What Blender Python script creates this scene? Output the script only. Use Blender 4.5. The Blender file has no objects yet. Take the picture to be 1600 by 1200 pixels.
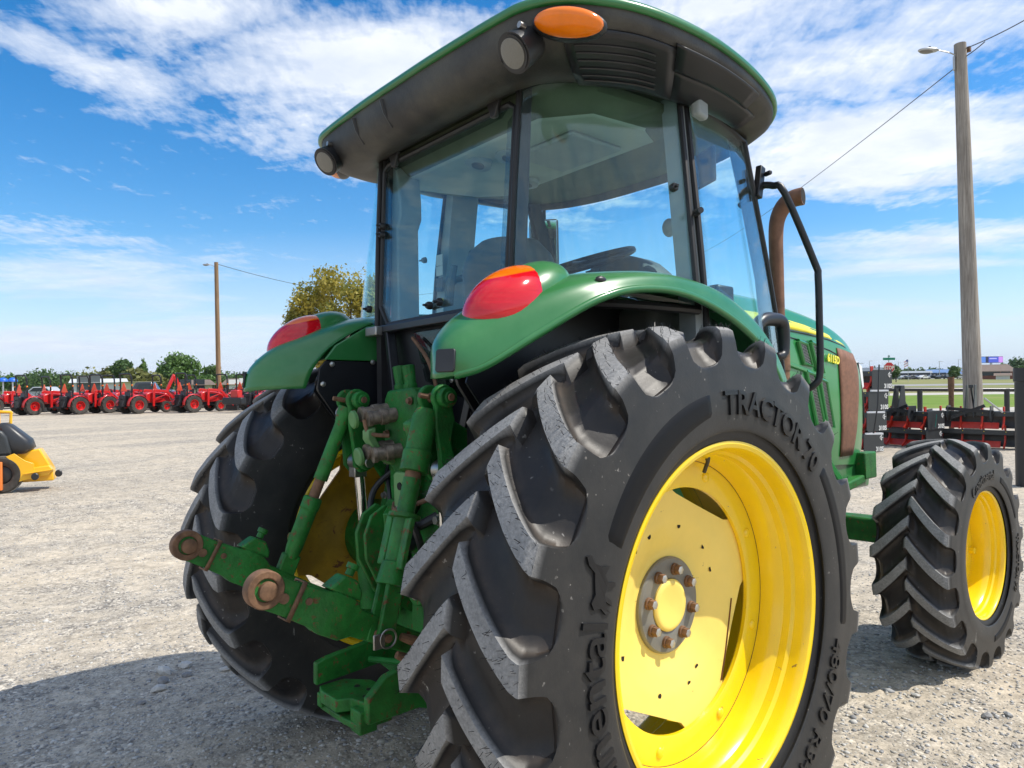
import bpy, math, random
import numpy as np
from mathutils import Vector, Matrix, Euler
R_ = math.radians
rnd = random.Random(7)
scene = bpy.context.scene
COL = scene.collection

# ------------------------------------------------------------------ camera
CAM = Vector((2.0007, -1.6093, 1.419))
YAW, PIT, ROL, FPX = 0.8487469, R_(-0.24), R_(-0.8), 1094.86
_f = Vector((-math.sin(YAW)*math.cos(PIT), math.cos(YAW)*math.cos(PIT), math.sin(PIT)))
_r = Vector((math.cos(YAW), math.sin(YAW), 0)); _u = _r.cross(_f)
_rr = _r*math.cos(ROL) + _u*math.sin(ROL); _uu = -_r*math.sin(ROL) + _u*math.cos(ROL)
cd = bpy.data.cameras.new('camera'); cam = bpy.data.objects.new('camera', cd); COL.objects.link(cam)
cam.matrix_world = Matrix(((_rr.x, _uu.x, -_f.x, CAM.x), (_rr.y, _uu.y, -_f.y, CAM.y), (_rr.z, _uu.z, -_f.z, CAM.z), (0, 0, 0, 1)))
cd.sensor_width = 36; cd.lens = FPX/1600*36; cd.clip_end = 20000; cd.clip_start = 0.05
scene.camera = cam
FW = Vector((-math.sin(YAW), math.cos(YAW), 0)); RT = Vector((math.cos(YAW), math.sin(YAW), 0))
def spot(px, d, z=0.0):
    "ground point on the bearing of photo column px at depth d"
    p = CAM + (FW + RT*((px-800)/FPX))*d
    return Vector((p.x, p.y, z))
def zat(px, py, d):
    return CAM.z + d*((604-(px-200)*18/1280)-py)/FPX
VIEWROT = YAW            # rotation that turns local +Y into the view direction

# ------------------------------------------------------------------ sun, sky
SUN_AZ, SUN_EL = R_(45), R_(54)      # azimuth from +X towards +Y
sd = bpy.data.lights.new('sun', 'SUN'); sd.energy = 4.2; sd.angle = R_(0.5); sd.color = (1.0, 0.95, 0.86)
so = bpy.data.objects.new('sun', sd); COL.objects.link(so)
sv = Vector((math.cos(SUN_AZ)*math.cos(SUN_EL), math.sin(SUN_AZ)*math.cos(SUN_EL), math.sin(SUN_EL)))
so.rotation_euler = sv.to_track_quat('Z', 'Y').to_euler(); so.location = (10, 10, 20)
w = bpy.data.worlds.new('World'); scene.world = w; w.use_nodes = True
nt = w.node_tree; N = nt.nodes; L = nt.links; N.clear()
def nn(nt, t, **k):
    n = nt.nodes.new(t)
    for a, b in k.items():
        if a.startswith('i_'):
            n.inputs[a[2:].replace('_', ' ')].default_value = b
        else: setattr(n, a, b)
    return n
def mth(nt, op, a, b=None, clamp=False):
    m = nt.nodes.new('ShaderNodeMath'); m.operation = op; m.use_clamp = clamp
    for i, v in enumerate((a, b)):
        if v is None: continue
        if isinstance(v, (int, float)): m.inputs[i].default_value = v
        else: nt.links.new(v, m.inputs[i])
    return m.outputs[0]
def mix(nt, fac, a, b, mode='MIX'):
    m = nt.nodes.new('ShaderNodeMix'); m.data_type = 'RGBA'; m.blend_type = mode
    for s, v in ((m.inputs[0], fac), (m.inputs[6], a), (m.inputs[7], b)):
        if isinstance(v, (int, float)): s.default_value = v
        elif isinstance(v, tuple): s.default_value = v if len(v) == 4 else v+(1,)
        else: nt.links.new(v, s)
    return m.outputs[2]
def ramp(nt, fac, stops):
    r = nt.nodes.new('ShaderNodeValToRGB'); e = r.color_ramp.elements
    while len(e) < len(stops): e.new(0.5)
    for el, (p, c) in zip(e, stops):
        el.position = p; el.color = (c, c, c, 1) if isinstance(c, (int, float)) else c+(1,)
    nt.links.new(fac, r.inputs[0]); return r.outputs[0]
def noise(nt, vec, scale, detail=4, rough=.55, dist=0, lac=2.0, out=0):
    n = nt.nodes.new('ShaderNodeTexNoise'); n.inputs['Scale'].default_value = scale; n.inputs['Detail'].default_value = detail
    n.inputs['Roughness'].default_value = rough; n.inputs['Distortion'].default_value = dist; n.inputs['Lacunarity'].default_value = lac
    if vec is not None: nt.links.new(vec, n.inputs['Vector'])
    return n.outputs[out]
def mapping(nt, vec, loc=(0, 0, 0), rot=(0, 0, 0), sc=(1, 1, 1)):
    m = nt.nodes.new('ShaderNodeMapping'); m.inputs['Location'].default_value = loc; m.inputs['Rotation'].default_value = rot; m.inputs['Scale'].default_value = sc
    nt.links.new(vec, m.inputs['Vector']); return m.outputs[0]
out = nn(nt, 'ShaderNodeOutputWorld'); bg = nn(nt, 'ShaderNodeBackground'); bg.inputs['Strength'].default_value = 0.15
L.new(bg.outputs[0], out.inputs[0])
sky = nn(nt, 'ShaderNodeTexSky', sky_type='NISHITA', sun_disc=False, sun_elevation=SUN_EL, sun_rotation=R_(90)-SUN_AZ)
sky.air_density = 1.0; sky.dust_density = 0.6; sky.ozone_density = 2.2; sky.altitude = 200
tc = nn(nt, 'ShaderNodeTexCoord')
hs = nn(nt, 'ShaderNodeHueSaturation'); hs.inputs['Saturation'].default_value = 1.45; hs.inputs['Value'].default_value = .98; L.new(sky.outputs[0], hs.inputs['Color'])
# direction turned so +Y is the view direction, then projected on a flat cloud layer
d0 = mapping(nt, tc.outputs['Generated'], rot=(0, 0, -YAW))
sep = nn(nt, 'ShaderNodeSeparateXYZ'); L.new(d0, sep.inputs[0])
zc = mth(nt, 'MAXIMUM', sep.outputs[2], 0.0)
zz = mth(nt, 'ADD', zc, 0.07)
cx = mth(nt, 'DIVIDE', sep.outputs[0], zz); cy = mth(nt, 'DIVIDE', sep.outputs[1], zz)
cmb = nn(nt, 'ShaderNodeCombineXYZ'); L.new(cx, cmb.inputs[0]); L.new(cy, cmb.inputs[1])
P = cmb.outputs[0]
# view tangent coordinates (x/y, z/y) used for where the cloud fields lie
tx = mth(nt, 'DIVIDE', sep.outputs[0], mth(nt, 'MAXIMUM', sep.outputs[1], 0.05))
tz = mth(nt, 'DIVIDE', sep.outputs[2], mth(nt, 'MAXIMUM', sep.outputs[1], 0.05))
cmb2 = nn(nt, 'ShaderNodeCombineXYZ'); L.new(tx, cmb2.inputs[0]); L.new(tz, cmb2.inputs[1])
T = cmb2.outputs[0]
def blob(cx, cz, rx, rz, rot=0.0, hard=1.0):
    m = mapping(nt, T, loc=(0, 0, 0))
    s = nn(nt, 'ShaderNodeVectorMath', operation='SUBTRACT'); L.new(T, s.inputs[0]); s.inputs[1].default_value = (cx, cz, 0)
    r = mapping(nt, s.outputs[0], rot=(0, 0, -rot)); q = mapping(nt, r, sc=(1/rx, 1/rz, 1))
    l = nn(nt, 'ShaderNodeVectorMath', operation='LENGTH'); L.new(q, l.inputs[0])
    return mth(nt, 'SUBTRACT', 1.0, l.outputs['Value'], True)
def px2t(x, y): return ((x-800)/FPX, (600-4-y)/FPX)
def B(x, y, rx, ry, rot=0, amp=1.0):
    t = px2t(x, y); return mth(nt, 'MULTIPLY', blob(t[0], t[1], rx/FPX, ry/FPX, R_(rot)), amp)
acc = None
for a in ((640, 110, 430, 130, -8, 1.5), (300, 10, 330, 80, 0, 1.1), (480, 190, 200, 90, -20, .75), (130, 90, 260, 55, -22, .95),
          (1400, 90, 420, 120, 15, 1.0), (1400, 240, 380, 95, 5, 1.9), (1150, 20, 400, 120, 0, 1.1),
          (1480, 385, 330, 38, 4, .95), (1420, 425, 260, 24, 2, .8), (120, 420, 420, 60, 0, .72), (60, 350, 260, 30, -10, .5),
          (200, 525, 700, 50, 0, 1.0), (300, 580, 900, 40, 0, .8), (1500, 500, 300, 30, 0, .35), (800, -300, 1300, 330, 0, .9), (900, 260, 250, 130, 10, .7)):
    b = B(*a); acc = b if acc is None else mth(nt, 'MAXIMUM', acc, b)
# streaky low layers near the horizon, puffy high ones: two noises on the cloud plane
back = ramp(nt, mth(nt, 'ADD', mth(nt, 'MULTIPLY', sep.outputs[1], .5), .5), [(.50, .62), (.72, 0.0)])
acc = mth(nt, 'MAXIMUM', acc, back)
n1 = noise(nt, mapping(nt, P, rot=(0, 0, R_(25)), sc=(1.0, 1.6, 1)), 2.6, 9, .62, .35)
n2 = noise(nt, mapping(nt, P, rot=(0, 0, R_(-20)), sc=(2.2, 1, 1)), 11, 5, .6, .2)
n3 = noise(nt, mapping(nt, T, sc=(1.6, 13, 1)), 2.2, 6, .6, .5)
hi = mth(nt, 'GREATER_THAN', tz, 0.0)
wlow = ramp(nt, tz, [(0.10, 1.0), (0.24, 0.0)])
tex = mth(nt, 'ADD', mth(nt, 'MULTIPLY', n1, .68), mth(nt, 'MULTIPLY', n2, .34))
texm = mix(nt, wlow, tex, n3)
dens = mth(nt, 'ADD', mth(nt, 'MULTIPLY', acc, .62), mth(nt, 'MULTIPLY', mth(nt, 'SUBTRACT', texm, .5), 1.6))
cover = ramp(nt, dens, [(0.10, 0.0), (0.34, .55), (0.62, 1.0)])
shade = noise(nt, mapping(nt, P, loc=(3, 1, 0)), 3.0, 5, .6)
ccol = mix(nt, ramp(nt, shade, [(.35, 0.0), (.7, 1.0)]), (4.7, 5.1, 5.8), (6.2, 6.35, 6.6))
ccol = mix(nt, mth(nt, 'MULTIPLY', wlow, .55), ccol, (3.9, 4.5, 5.5))
skc = mix(nt, ramp(nt, tz, [(0.0, .85), (.22, .0)]), hs.outputs[0], (3.7, 4.55, 5.9))
fin = mix(nt, mth(nt, 'MULTIPLY', cover, .93), skc, ccol)
L.new(fin, bg.inputs['Color'])
scene.view_settings.view_transform = 'Standard'; scene.view_settings.look = 'None'
scene.view_settings.exposure = 0.28; scene.view_settings.gamma = 1
scene.render.resolution_x = 1024; scene.render.resolution_y = 768
scene.render.engine = 'CYCLES'
scene.cycles.max_bounces = 8; scene.cycles.transparent_max_bounces = 24

# ------------------------------------------------------------------ materials
MATS = {}
def mat(name, base, rough=.5, metal=0.0, var=.0, var_scale=8, bump=0.0, bump_scale=60, dust=0.0, dustcol=(.36, .33, .28), rust=0.0, rustscale=14, spec=.5, coat=0.0, emis=None, trans=0.0, coords='Object', facing_dust=0.0):
    m = bpy.data.materials.new(name); m.use_nodes = True; nt = m.node_tree; b = nt.nodes['Principled BSDF']
    tcn = nt.nodes.new('ShaderNodeTexCoord'); v = tcn.outputs[coords]
    c = None; base = tuple(base)
    if var:
        n = noise(nt, v, var_scale, 5, .6); c = mix(nt, ramp(nt, n, [(.3, 0.0), (.7, 1.0)]), tuple(x*(1-var) for x in base), tuple(min(1, x*(1+var)) for x in base))
    if dust or facing_dust:
        n = noise(nt, v, 5, 6, .65); f = ramp(nt, n, [(.42, 0.0), (.72, 1.0)]); f = mth(nt, 'MULTIPLY', f, dust)
        if facing_dust:
            g = nt.nodes.new('ShaderNodeNewGeometry'); s = nt.nodes.new('ShaderNodeSeparateXYZ'); nt.links.new(g.outputs['Normal'], s.inputs[0])
            f = mth(nt, 'ADD', f, mth(nt, 'MULTIPLY', mth(nt, 'MULTIPLY', mth(nt, 'MAXIMUM', s.outputs[2], 0.0), facing_dust), n), True)
        c = mix(nt, f, c if c is not None else base, dustcol)
    if rust:
        n = noise(nt, v, rustscale, 8, .7, .4); f = ramp(nt, n, [(.60-rust*.2, 0.0), (.66-rust*.2, 1.0)])
        rc = mix(nt, noise(nt, v, 40, 3), (.09, .035, .018), (.20, .09, .04))
        c = mix(nt, f, c if c is not None else base, rc)
        r = mix(nt, f, (rough,)*3, (.85,)*3); nt.links.new(r, b.inputs['Roughness'])
    else: b.inputs['Roughness'].default_value = rough
    if c is None: b.inputs['Base Color'].default_value = base+(1,)
    else: nt.links.new(c, b.inputs['Base Color'])
    b.inputs['Metallic'].default_value = metal; b.inputs['Specular IOR Level'].default_value = spec
    if coat: b.inputs['Coat Weight'].default_value = coat; b.inputs['Coat Roughness'].default_value = .08
    if emis: b.inputs['Emission Color'].default_value = tuple(emis[:3])+(1,); b.inputs['Emission Strength'].default_value = emis[3]
    if bump:
        bn = nt.nodes.new('ShaderNodeBump'); bn.inputs['Strength'].default_value = 1; bn.inputs['Distance'].default_value = bump
        nt.links.new(noise(nt, v, bump_scale, 4, .6), bn.inputs['Height']); nt.links.new(bn.outputs[0], b.inputs['Normal'])
    MATS[name] = m; return m
M_green = mat('tractor_green_paint', (.020, .165, .040), .30, var=.12, var_scale=5, dust=.10, coat=.35, facing_dust=.12, dustcol=(.20, .27, .18))
M_hoodg = mat('hood_green_paint', (.018, .21, .045), .28, var=.06, var_scale=3, coat=.4, dust=.04)
M_greenw = mat('worn_green_paint', (.020, .155, .026), .46, spec=.3, var=.35, var_scale=18, dust=.28, dustcol=(.07, .075, .035), rust=.12, rustscale=44, bump=.0018, bump_scale=90)
M_greenc = mat('cast_green_paint', (.016, .150, .026), .5, spec=.25, var=.35, var_scale=14, dust=.30, dustcol=(.045, .055, .03), rust=.02, rustscale=40, bump=.0022, bump_scale=120)
M_greenp = mat('pale_green_plastic', (.09, .25, .07), .5, var=.15, dust=.2)
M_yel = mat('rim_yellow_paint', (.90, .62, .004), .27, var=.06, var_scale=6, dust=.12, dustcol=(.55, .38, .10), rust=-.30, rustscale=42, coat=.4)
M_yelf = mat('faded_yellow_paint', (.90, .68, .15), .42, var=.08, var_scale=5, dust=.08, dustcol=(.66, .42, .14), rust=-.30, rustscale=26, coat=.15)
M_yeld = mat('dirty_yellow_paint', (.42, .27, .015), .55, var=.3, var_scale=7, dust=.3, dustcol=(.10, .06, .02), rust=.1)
M_blk = mat('black_plastic', (.018, .019, .022), .42, var=.2, dust=.12, dustcol=(.10, .09, .08))
M_blkm = mat('black_metal', (.010, .011, .014), .38, var=.2)
M_seal = mat('rubber_seal', (.012, .012, .013), .5)
M_roofb = mat('weathered_black_plastic', (.030, .029, .029), .5, var=.45, var_scale=5, dust=.4, dustcol=(.11, .10, .06), bump=.001, bump_scale=150)
M_rust = mat('rusty_steel', (.16, .085, .045), .75, var=.45, var_scale=30, bump=.001, bump_scale=100)
M_rust_shade = mat('rust_and_joint_shade', (.13, .045, .015), .85, var=.3, var_scale=40)  # rust on the disc; also colours the painted gap line at the flange
M_exh = mat('rusty_exhaust_pipe', (.19, .095, .055), .62, metal=.3, var=.35, var_scale=14, bump=.0006, bump_scale=80)
M_chr = mat('chrome', (.75, .75, .74), .10, metal=1)
M_steel = mat('dull_steel', (.36, .35, .33), .38, metal=.9, var=.2, var_scale=30)
M_hub = mat('grey_hub_paint', (.20, .195, .17), .45, metal=.3, var=.15, dust=.2)
M_bolt = mat('plated_bolt', (.55, .55, .52), .32, metal=.85, var=.15, var_scale=50)
M_holeshade = mat('hole_shade_black', (.012, .010, .008), .9)  # near-black that paints the shade inside holes
def lensmat():
    m = bpy.data.materials.new('tail_lens'); m.use_nodes = True; nt = m.node_tree; b = nt.nodes['Principled BSDF']
    tcn = nt.nodes.new('ShaderNodeTexCoord'); s = nt.nodes.new('ShaderNodeSeparateXYZ'); nt.links.new(tcn.outputs['Object'], s.inputs[0])
    h = mth(nt, 'ADD', mth(nt, 'MULTIPLY', s.outputs[2], 1.0), mth(nt, 'MULTIPLY', s.outputs[1], -.25))
    f = ramp(nt, mth(nt, 'MULTIPLY', mth(nt, 'SUBTRACT', h, 1.65), 5.0), [(.50, 0.0), (.515, 1.0)])
    n = noise(nt, mapping(nt, tcn.outputs['Object'], sc=(1, 1, 14)), 6, 3)
    c = mix(nt, f, mix(nt, n, (.42, .003, .008), (.78, .008, .020)), mix(nt, n, (.80, .11, .003), (.98, .24, .006)))
    nt.links.new(c, b.inputs['Base Color']); b.inputs['Roughness'].default_value = .10; b.inputs['Coat Weight'].default_value = .35
    b.inputs['Subsurface Weight'].default_value = .12; b.inputs['Subsurface Radius'].default_value = (.05, .01, .005); b.inputs['Subsurface Scale'].default_value = .5
    return m
M_tail = lensmat()
M_redl = mat('red_lens', (.72, .010, .025), .12, coat=1, var=.08, var_scale=12)
M_ambl = mat('amber_lens', (.88, .20, .002), .18, coat=.25, var=.1, var_scale=14)
M_lens = mat('lamp_glass', (.17, .165, .145), .3, coat=.4, bump=.002, bump_scale=160)
M_head = mat('headliner', (.40, .44, .39), .85, var=.08)
M_headd = mat('headliner_dark', (.10, .12, .075), .85, var=.15)
M_dst = mat('dirty_steel', (.22, .18, .14), .5, metal=.55, var=.5, var_scale=40, bump=.0006, bump_scale=160)
M_int = mat('interior_plastic', (.075, .085, .085), .6, var=.1)
M_intl = mat('interior_light_plastic', (.28, .31, .31), .6, var=.08)
M_stripe = mat('yellow_decal', (.93, .80, .01), .3, coat=.4)
M_white = mat('white_paint', (.78, .78, .76), .4)
M_stick = mat('sticker_white', (.6, .6, .56), .5)
M_stickd = mat('sticker_print', (.05, .05, .06), .5)
M_sticky = mat('sticker_yellow', (.8, .62, .03), .5)
M_brown = mat('grille_screen', (.19, .085, .045), .7, var=.25, var_scale=40)
M_redp = mat('red_tractor_paint', (.52, .012, .012), .32, coat=.4)
M_redf = mat('red_flat_paint', (.55, .035, .018), .45, var=.15)
M_char = mat('charcoal_panel_paint', (.030, .034, .037), .42, var=.08, coat=.1)
M_smv = mat('orange_red_reflector', (1.0, .10, .03), .35)
M_mow = mat('mower_yellow_paint', (.88, .47, .012), .3, coat=.4)
M_mowo = mat('mower_orange_paint', (.85, .22, .04), .35, coat=.3)
M_seatb = mat('black_vinyl', (.028, .030, .034), .38)
M_blue = mat('blue_plastic', (.02, .13, .60), .4)

def glassmat(name, tint, rough=0.0, refl=1.0):
    m = bpy.data.materials.new(name); m.use_nodes = True; nt = m.node_tree; nt.nodes.clear()
    o = nt.nodes.new('ShaderNodeOutputMaterial'); t = nt.nodes.new('ShaderNodeBsdfTransparent'); g = nt.nodes.new('ShaderNodeBsdfGlossy')
    t.inputs[0].default_value = tint+(1,); g.inputs['Roughness'].default_value = rough; g.inputs[0].default_value = (1, 1, 1, 1)
    f = nt.nodes.new('ShaderNodeLayerWeight'); f.inputs[0].default_value = .5
    fr = mth(nt, 'ADD', mth(nt, 'MULTIPLY', mth(nt, 'POWER', f.outputs['Facing'], 4.0), .60), .032)
    ms = nt.nodes.new('ShaderNodeMixShader'); nt.links.new(mth(nt, 'MULTIPLY', fr, refl, True), ms.inputs[0])
    d = nt.nodes.new('ShaderNodeBsdfDiffuse'); d.inputs[0].default_value = (.55, .57, .52, 1)
    tcn = nt.nodes.new('ShaderNodeTexCoord'); n = noise(nt, mapping(nt, tcn.outputs['Object'], sc=(9, 9, .8)), 2.5, 6, .65)
    ms2 = nt.nodes.new('ShaderNodeMixShader'); nt.links.new(mth(nt, 'MULTIPLY', ramp(nt, n, [(.4, 0.0), (.75, 1.0)]), .015), ms2.inputs[0])
    nt.links.new(t.outputs[0], ms2.inputs[1]); nt.links.new(d.outputs[0], ms2.inputs[2])
    nt.links.new(ms2.outputs[0], ms.inputs[1]); nt.links.new(g.outputs[0], ms.inputs[2]); nt.links.new(ms.outputs[0], o.inputs[0]); return m
M_glass = glassmat('tinted_cab_glass', (.885, .985, .995))
M_glassd = glassmat('dark_glass', (.42, .50, .50))
M_mirr = mat('mirror_glass', (.8, .83, .82), .03, metal=1)

def rubber(name):
    m = bpy.data.materials.new(name); m.use_nodes = True; nt = m.node_tree; b = nt.nodes['Principled BSDF']
    tcn = nt.nodes.new('ShaderNodeTexCoord'); v = tcn.outputs['Object']
    a = nt.nodes.new('ShaderNodeAttribute'); a.attribute_name = 'wear'
    n = noise(nt, v, 9, 7, .7); n2 = noise(nt, v, 130, 4, .7); n3 = noise(nt, v, 3.2, 5, .6)
    wr = mth(nt, 'MULTIPLY', a.outputs['Fac'], ramp(nt, n, [(.22, .55), (.6, 1.0)]), True)
    a3 = nt.nodes.new('ShaderNodeAttribute'); a3.attribute_name = 'side'
    base = mix(nt, ramp(nt, n3, [(.35, 0.0), (.7, 1.0)]), (.0075, .008, .010), (.022, .021, .020))
    base = mix(nt, a3.outputs['Fac'], base, mix(nt, ramp(nt, n, [(.3, 0.0), (.7, 1.0)]), (.017, .018, .019), (.036, .034, .032)))
    cr = mix(nt, ramp(nt, n2, [(.3, 0.0), (.7, 1.0)]), (.20, .198, .195), (.36, .355, .345))
    c = mix(nt, wr, base, cr)
    # brown dust held in the hollows
    a2 = nt.nodes.new('ShaderNodeAttribute'); a2.attribute_name = 'mud'
    c = mix(nt, mth(nt, 'MULTIPLY', a2.outputs['Fac'], ramp(nt, n, [(.35, .05), (.7, .5)]), True), c, (.15, .105, .07))
    sp = noise(nt, v, 75, 2, .5); st = noise(nt, mapping(nt, v, sc=(30, 30, 3)), 1.6, 3, .6)
    c = mix(nt, mth(nt, 'MULTIPLY', ramp(nt, sp, [(.70, 0.0), (.74, 1.0)]), ramp(nt, n, [(.45, 0.0), (.65, .8)])), c, (.34, .32, .29))
    c = mix(nt, mth(nt, 'MULTIPLY', ramp(nt, st, [(.70, 0.0), (.735, 1.0)]), ramp(nt, n, [(.5, 0.0), (.62, .75)])), c, (.42, .41, .38))
    nt.links.new(c, b.inputs['Base Color']); b.inputs['Specular IOR Level'].default_value = .35
    nt.links.new(mth(nt, 'ADD', mth(nt, 'MULTIPLY', wr, .35), .45, True), b.inputs['Roughness'])
    bn = nt.nodes.new('ShaderNodeBump'); bn.inputs['Distance'].default_value = .0025
    nt.links.new(mth(nt, 'MULTIPLY', n2, mth(nt, 'ADD', mth(nt, 'MULTIPLY', wr, .8), .12)), bn.inputs['Height']); nt.links.new(bn.outputs[0], b.inputs['Normal'])
    return m
M_rub = rubber('tyre_rubber')
M_rubb = mat('smooth_tyre_band', (.006, .006, .007), .5, spec=.18)
M_rubl = mat('tyre_lettering', (.012, .012, .013), .35, spec=.3)
M_rubs = mat('plain_tyre_rubber', (.045, .040, .034), .75, var=.35, var_scale=14, bump=.004, bump_scale=30)

# ------------------------------------------------------------------ mesh helpers
class MB:
    def __init__(s): s.v = []; s.f = []; s.mi = []
    def add(s, vs, fs, mi=0):
        o = len(s.v); s.v += [tuple(map(float, p)) for p in vs]; s.f += [tuple(i+o for i in f) for f in fs]; s.mi += [mi]*len(fs); return s
    def box(s, c, d, rot=None, mi=0):
        x, y, z = d[0]/2, d[1]/2, d[2]/2
        vs = [Vector((i, j, k)) for i in (-x, x) for j in (-y, y) for k in (-z, z)]
        if rot is not None:
            m = rot if isinstance(rot, Matrix) else Euler(rot).to_matrix(); vs = [m @ p for p in vs]
        c = Vector(c)
        return s.add([p+c for p in vs], [(0, 1, 3, 2), (4, 6, 7, 5), (0, 4, 5, 1), (2, 3, 7, 6), (0, 2, 6, 4), (1, 5, 7, 3)], mi)
    def bar(s, a, b, w, h, up=(0, 0, 1), mi=0, taper=1.0):
        a = Vector(a); b = Vector(b); d = (b-a); u = Vector(up); x = d.cross(u).normalized(); z = x.cross(d).normalized()
        vs = []
        for p, t in ((a, 1.0), (b, taper)):
            for i, k in ((-1, -1), (1, -1), (1, 1), (-1, 1)): vs.append(p+x*(i*w/2*t)+z*(k*h/2*t))
        return s.add(vs, [(3, 2, 1, 0), (4, 5, 6, 7), (0, 1, 5, 4), (1, 2, 6, 5), (2, 3, 7, 6), (3, 0, 4, 7)], mi)
    def tube(s, pts, r, seg=12, caps=True, mi=0, smooth_n=0, closed=False):
        pts = [Vector(p) for p in pts]
        rs = r if isinstance(r, (list, tuple)) else [r]*len(pts)
        if smooth_n:
            q = []; qr = []
            n = len(pts)
            for i in range(n-1):
                p0, p1, p2, p3 = pts[max(i-1, 0)], pts[i], pts[i+1], pts[min(i+2, n-1)]
                for k in range(smooth_n):
                    t = k/smooth_n
                    q.append(.5*((2*p1)+(p2-p0)*t+(2*p0-5*p1+4*p2-p3)*t*t+(3*p1-p0-3*p2+p3)*t**3)); qr.append(rs[i]*(1-t)+rs[i+1]*t)
            q.append(pts[-1]); qr.append(rs[-1]); pts, rs = q, qr
        n = len(pts); vs = []; prev = None
        for i, p in enumerate(pts):
            d = (pts[min(i+1, n-1)]-pts[max(i-1, 0)])
            if d.length < 1e-9: d = Vector((0, 0, 1))
            d.normalize()
            if prev is None:
                u = Vector((0, 0, 1)) if abs(d.z) < .9 else Vector((1, 0, 0)); x = d.cross(u).normalized()
            else:
                x = prev-d*prev.dot(d); x.normalize()
            prev = x; y = d.cross(x)
            for k in range(seg):
                a = 2*math.pi*k/seg; vs.append(p+(x*math.cos(a)+y*math.sin(a))*rs[i])
        fs = [(i*seg+k, i*seg+(k+1) % seg, (i+1)*seg+(k+1) % seg, (i+1)*seg+k) for i in range(n-1) for k in range(seg)]
        if caps: fs += [tuple(range(seg-1, -1, -1)), tuple((n-1)*seg+k for k in range(seg))]
        return s.add(vs, fs, mi)
    def cyl(s, a, b, r, seg=16, r2=None, mi=0): return s.tube([a, b], [r, r if r2 is None else r2], seg, True, mi)
    def lathe(s, prof, seg=48, axis='x', c=(0, 0, 0), mi=0, closed=False):
        "prof: (along axis, radius)"
        c = Vector(c); vs = []; n = len(prof)
        for k in range(seg):
            a = 2*math.pi*k/seg; ca, sa = math.cos(a), math.sin(a)
            for t, r in prof:
                if axis == 'x': p = Vector((t, ca*r, sa*r))
                elif axis == 'y': p = Vector((sa*r, t, ca*r))
                else: p = Vector((ca*r, sa*r, t))
                vs.append(c+p)
        fs = []
        for k in range(seg):
            k2 = (k+1) % seg
            for i in range(n if closed else n-1):
                j = (i+1) % n
                fs.append((k*n+i, k*n+j, k2*n+j, k2*n+i))
        return s.add(vs, fs, mi)
    def prism(s, poly, axis, a0, a1, mi=0):
        "poly 2d points extruded along axis ('x': poly=(y,z); 'y': (x,z); 'z': (x,y))"
        n = len(poly)
        def P(p, a): return {'x': (a, p[0], p[1]), 'y': (p[0], a, p[1]), 'z': (p[0], p[1], a)}[axis]
        vs = [P(p, a0) for p in poly]+[P(p, a1) for p in poly]
        fs = [tuple(range(n))[::-1], tuple(range(n, 2*n))]+[(i, (i+1) % n, (i+1) % n+n, i+n) for i in range(n)]
        return s.add(vs, fs, mi)
    def grid(s, rows, mi=0, closed_u=False):
        nu = len(rows[0]); vs = [p for r in rows for p in r]; nr = len(rows)
        fs = [(i*nu+k, i*nu+(k+1) % nu, (i+1)*nu+(k+1) % nu, (i+1)*nu+k) for i in range(nr-1) for k in range(nu if closed_u else nu-1)]
        return s.add(vs, fs, mi)
    def ell(s, c, r, seg=20, rings=12, rot=None, mi=0, z0=-1.0, z1=1.0):
        c = Vector(c); rows = []
        m = Matrix.Identity(3) if rot is None else (rot if isinstance(rot, Matrix) else Euler(rot).to_matrix())
        t0, t1 = math.asin(max(-1, z0)), math.asin(min(1, z1))
        for i in range(rings+1):
            t = t0+(t1-t0)*i/rings
            rows.append([c+m @ Vector((r[0]*math.cos(t)*math.cos(2*math.pi*k/seg), r[1]*math.cos(t)*math.sin(2*math.pi*k/seg), r[2]*math.sin(t))) for k in range(seg)])
        return s.grid(rows, mi, True)
    def mirror_x(s, cx=0):
        s.v = [(2*cx-x, y, z) for x, y, z in s.v]; s.f = [f[::-1] for f in s.f]; return s
    def build(s, name, mats, parent=None, bevel=0.0, smooth=True, ang=35, solid=0.0, sub=0, recalc=True, seg=2):
        me = bpy.data.meshes.new(name); me.from_pydata(s.v, [], s.f)
        for m in (mats if isinstance(mats, (list, tuple)) else [mats]): me.materials.append(m)
        if any(s.mi): me.polygons.foreach_set('material_index', s.mi)
        if recalc:
            import bmesh
            bm = bmesh.new(); bm.from_mesh(me); bmesh.ops.recalc_face_normals(bm, faces=bm.faces); bm.to_mesh(me); bm.free()
        if smooth:
            me.polygons.foreach_set('use_smooth', [True]*len(me.polygons)); me.set_sharp_from_angle(angle=R_(ang))
        me.update()
        o = bpy.data.objects.new(name, me); COL.objects.link(o)
        if parent is not None: o.parent = parent
        if solid: md = o.modifiers.new('solid', 'SOLIDIFY'); md.thickness = solid; md.offset = 0
        if sub: md = o.modifiers.new('sub', 'SUBSURF'); md.levels = sub; md.render_levels = sub
        if bevel: md = o.modifiers.new('bevel', 'BEVEL'); md.width = bevel; md.segments = seg; md.limit_method = 'ANGLE'; md.angle_limit = R_(40)
        return o
def empty(name, loc=(0, 0, 0), rz=0.0):
    o = bpy.data.objects.new(name, None); COL.objects.link(o); o.location = loc; o.rotation_euler = (0, 0, rz); o.empty_display_size = .2; return o
def tag(o, label, cat, group=None):
    o['label'] = label; o['category'] = cat
    if group: o['group'] = group
    return o
def kind(o, k): o['kind'] = k; return o
def copy_tree(o, parent=None):
    c = o.copy(); COL.objects.link(c); c.parent = parent
    if parent is not None: c.matrix_parent_inverse = o.matrix_parent_inverse.copy()
    for ch in KIDS(o): copy_tree(ch, c)
    return c
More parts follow.
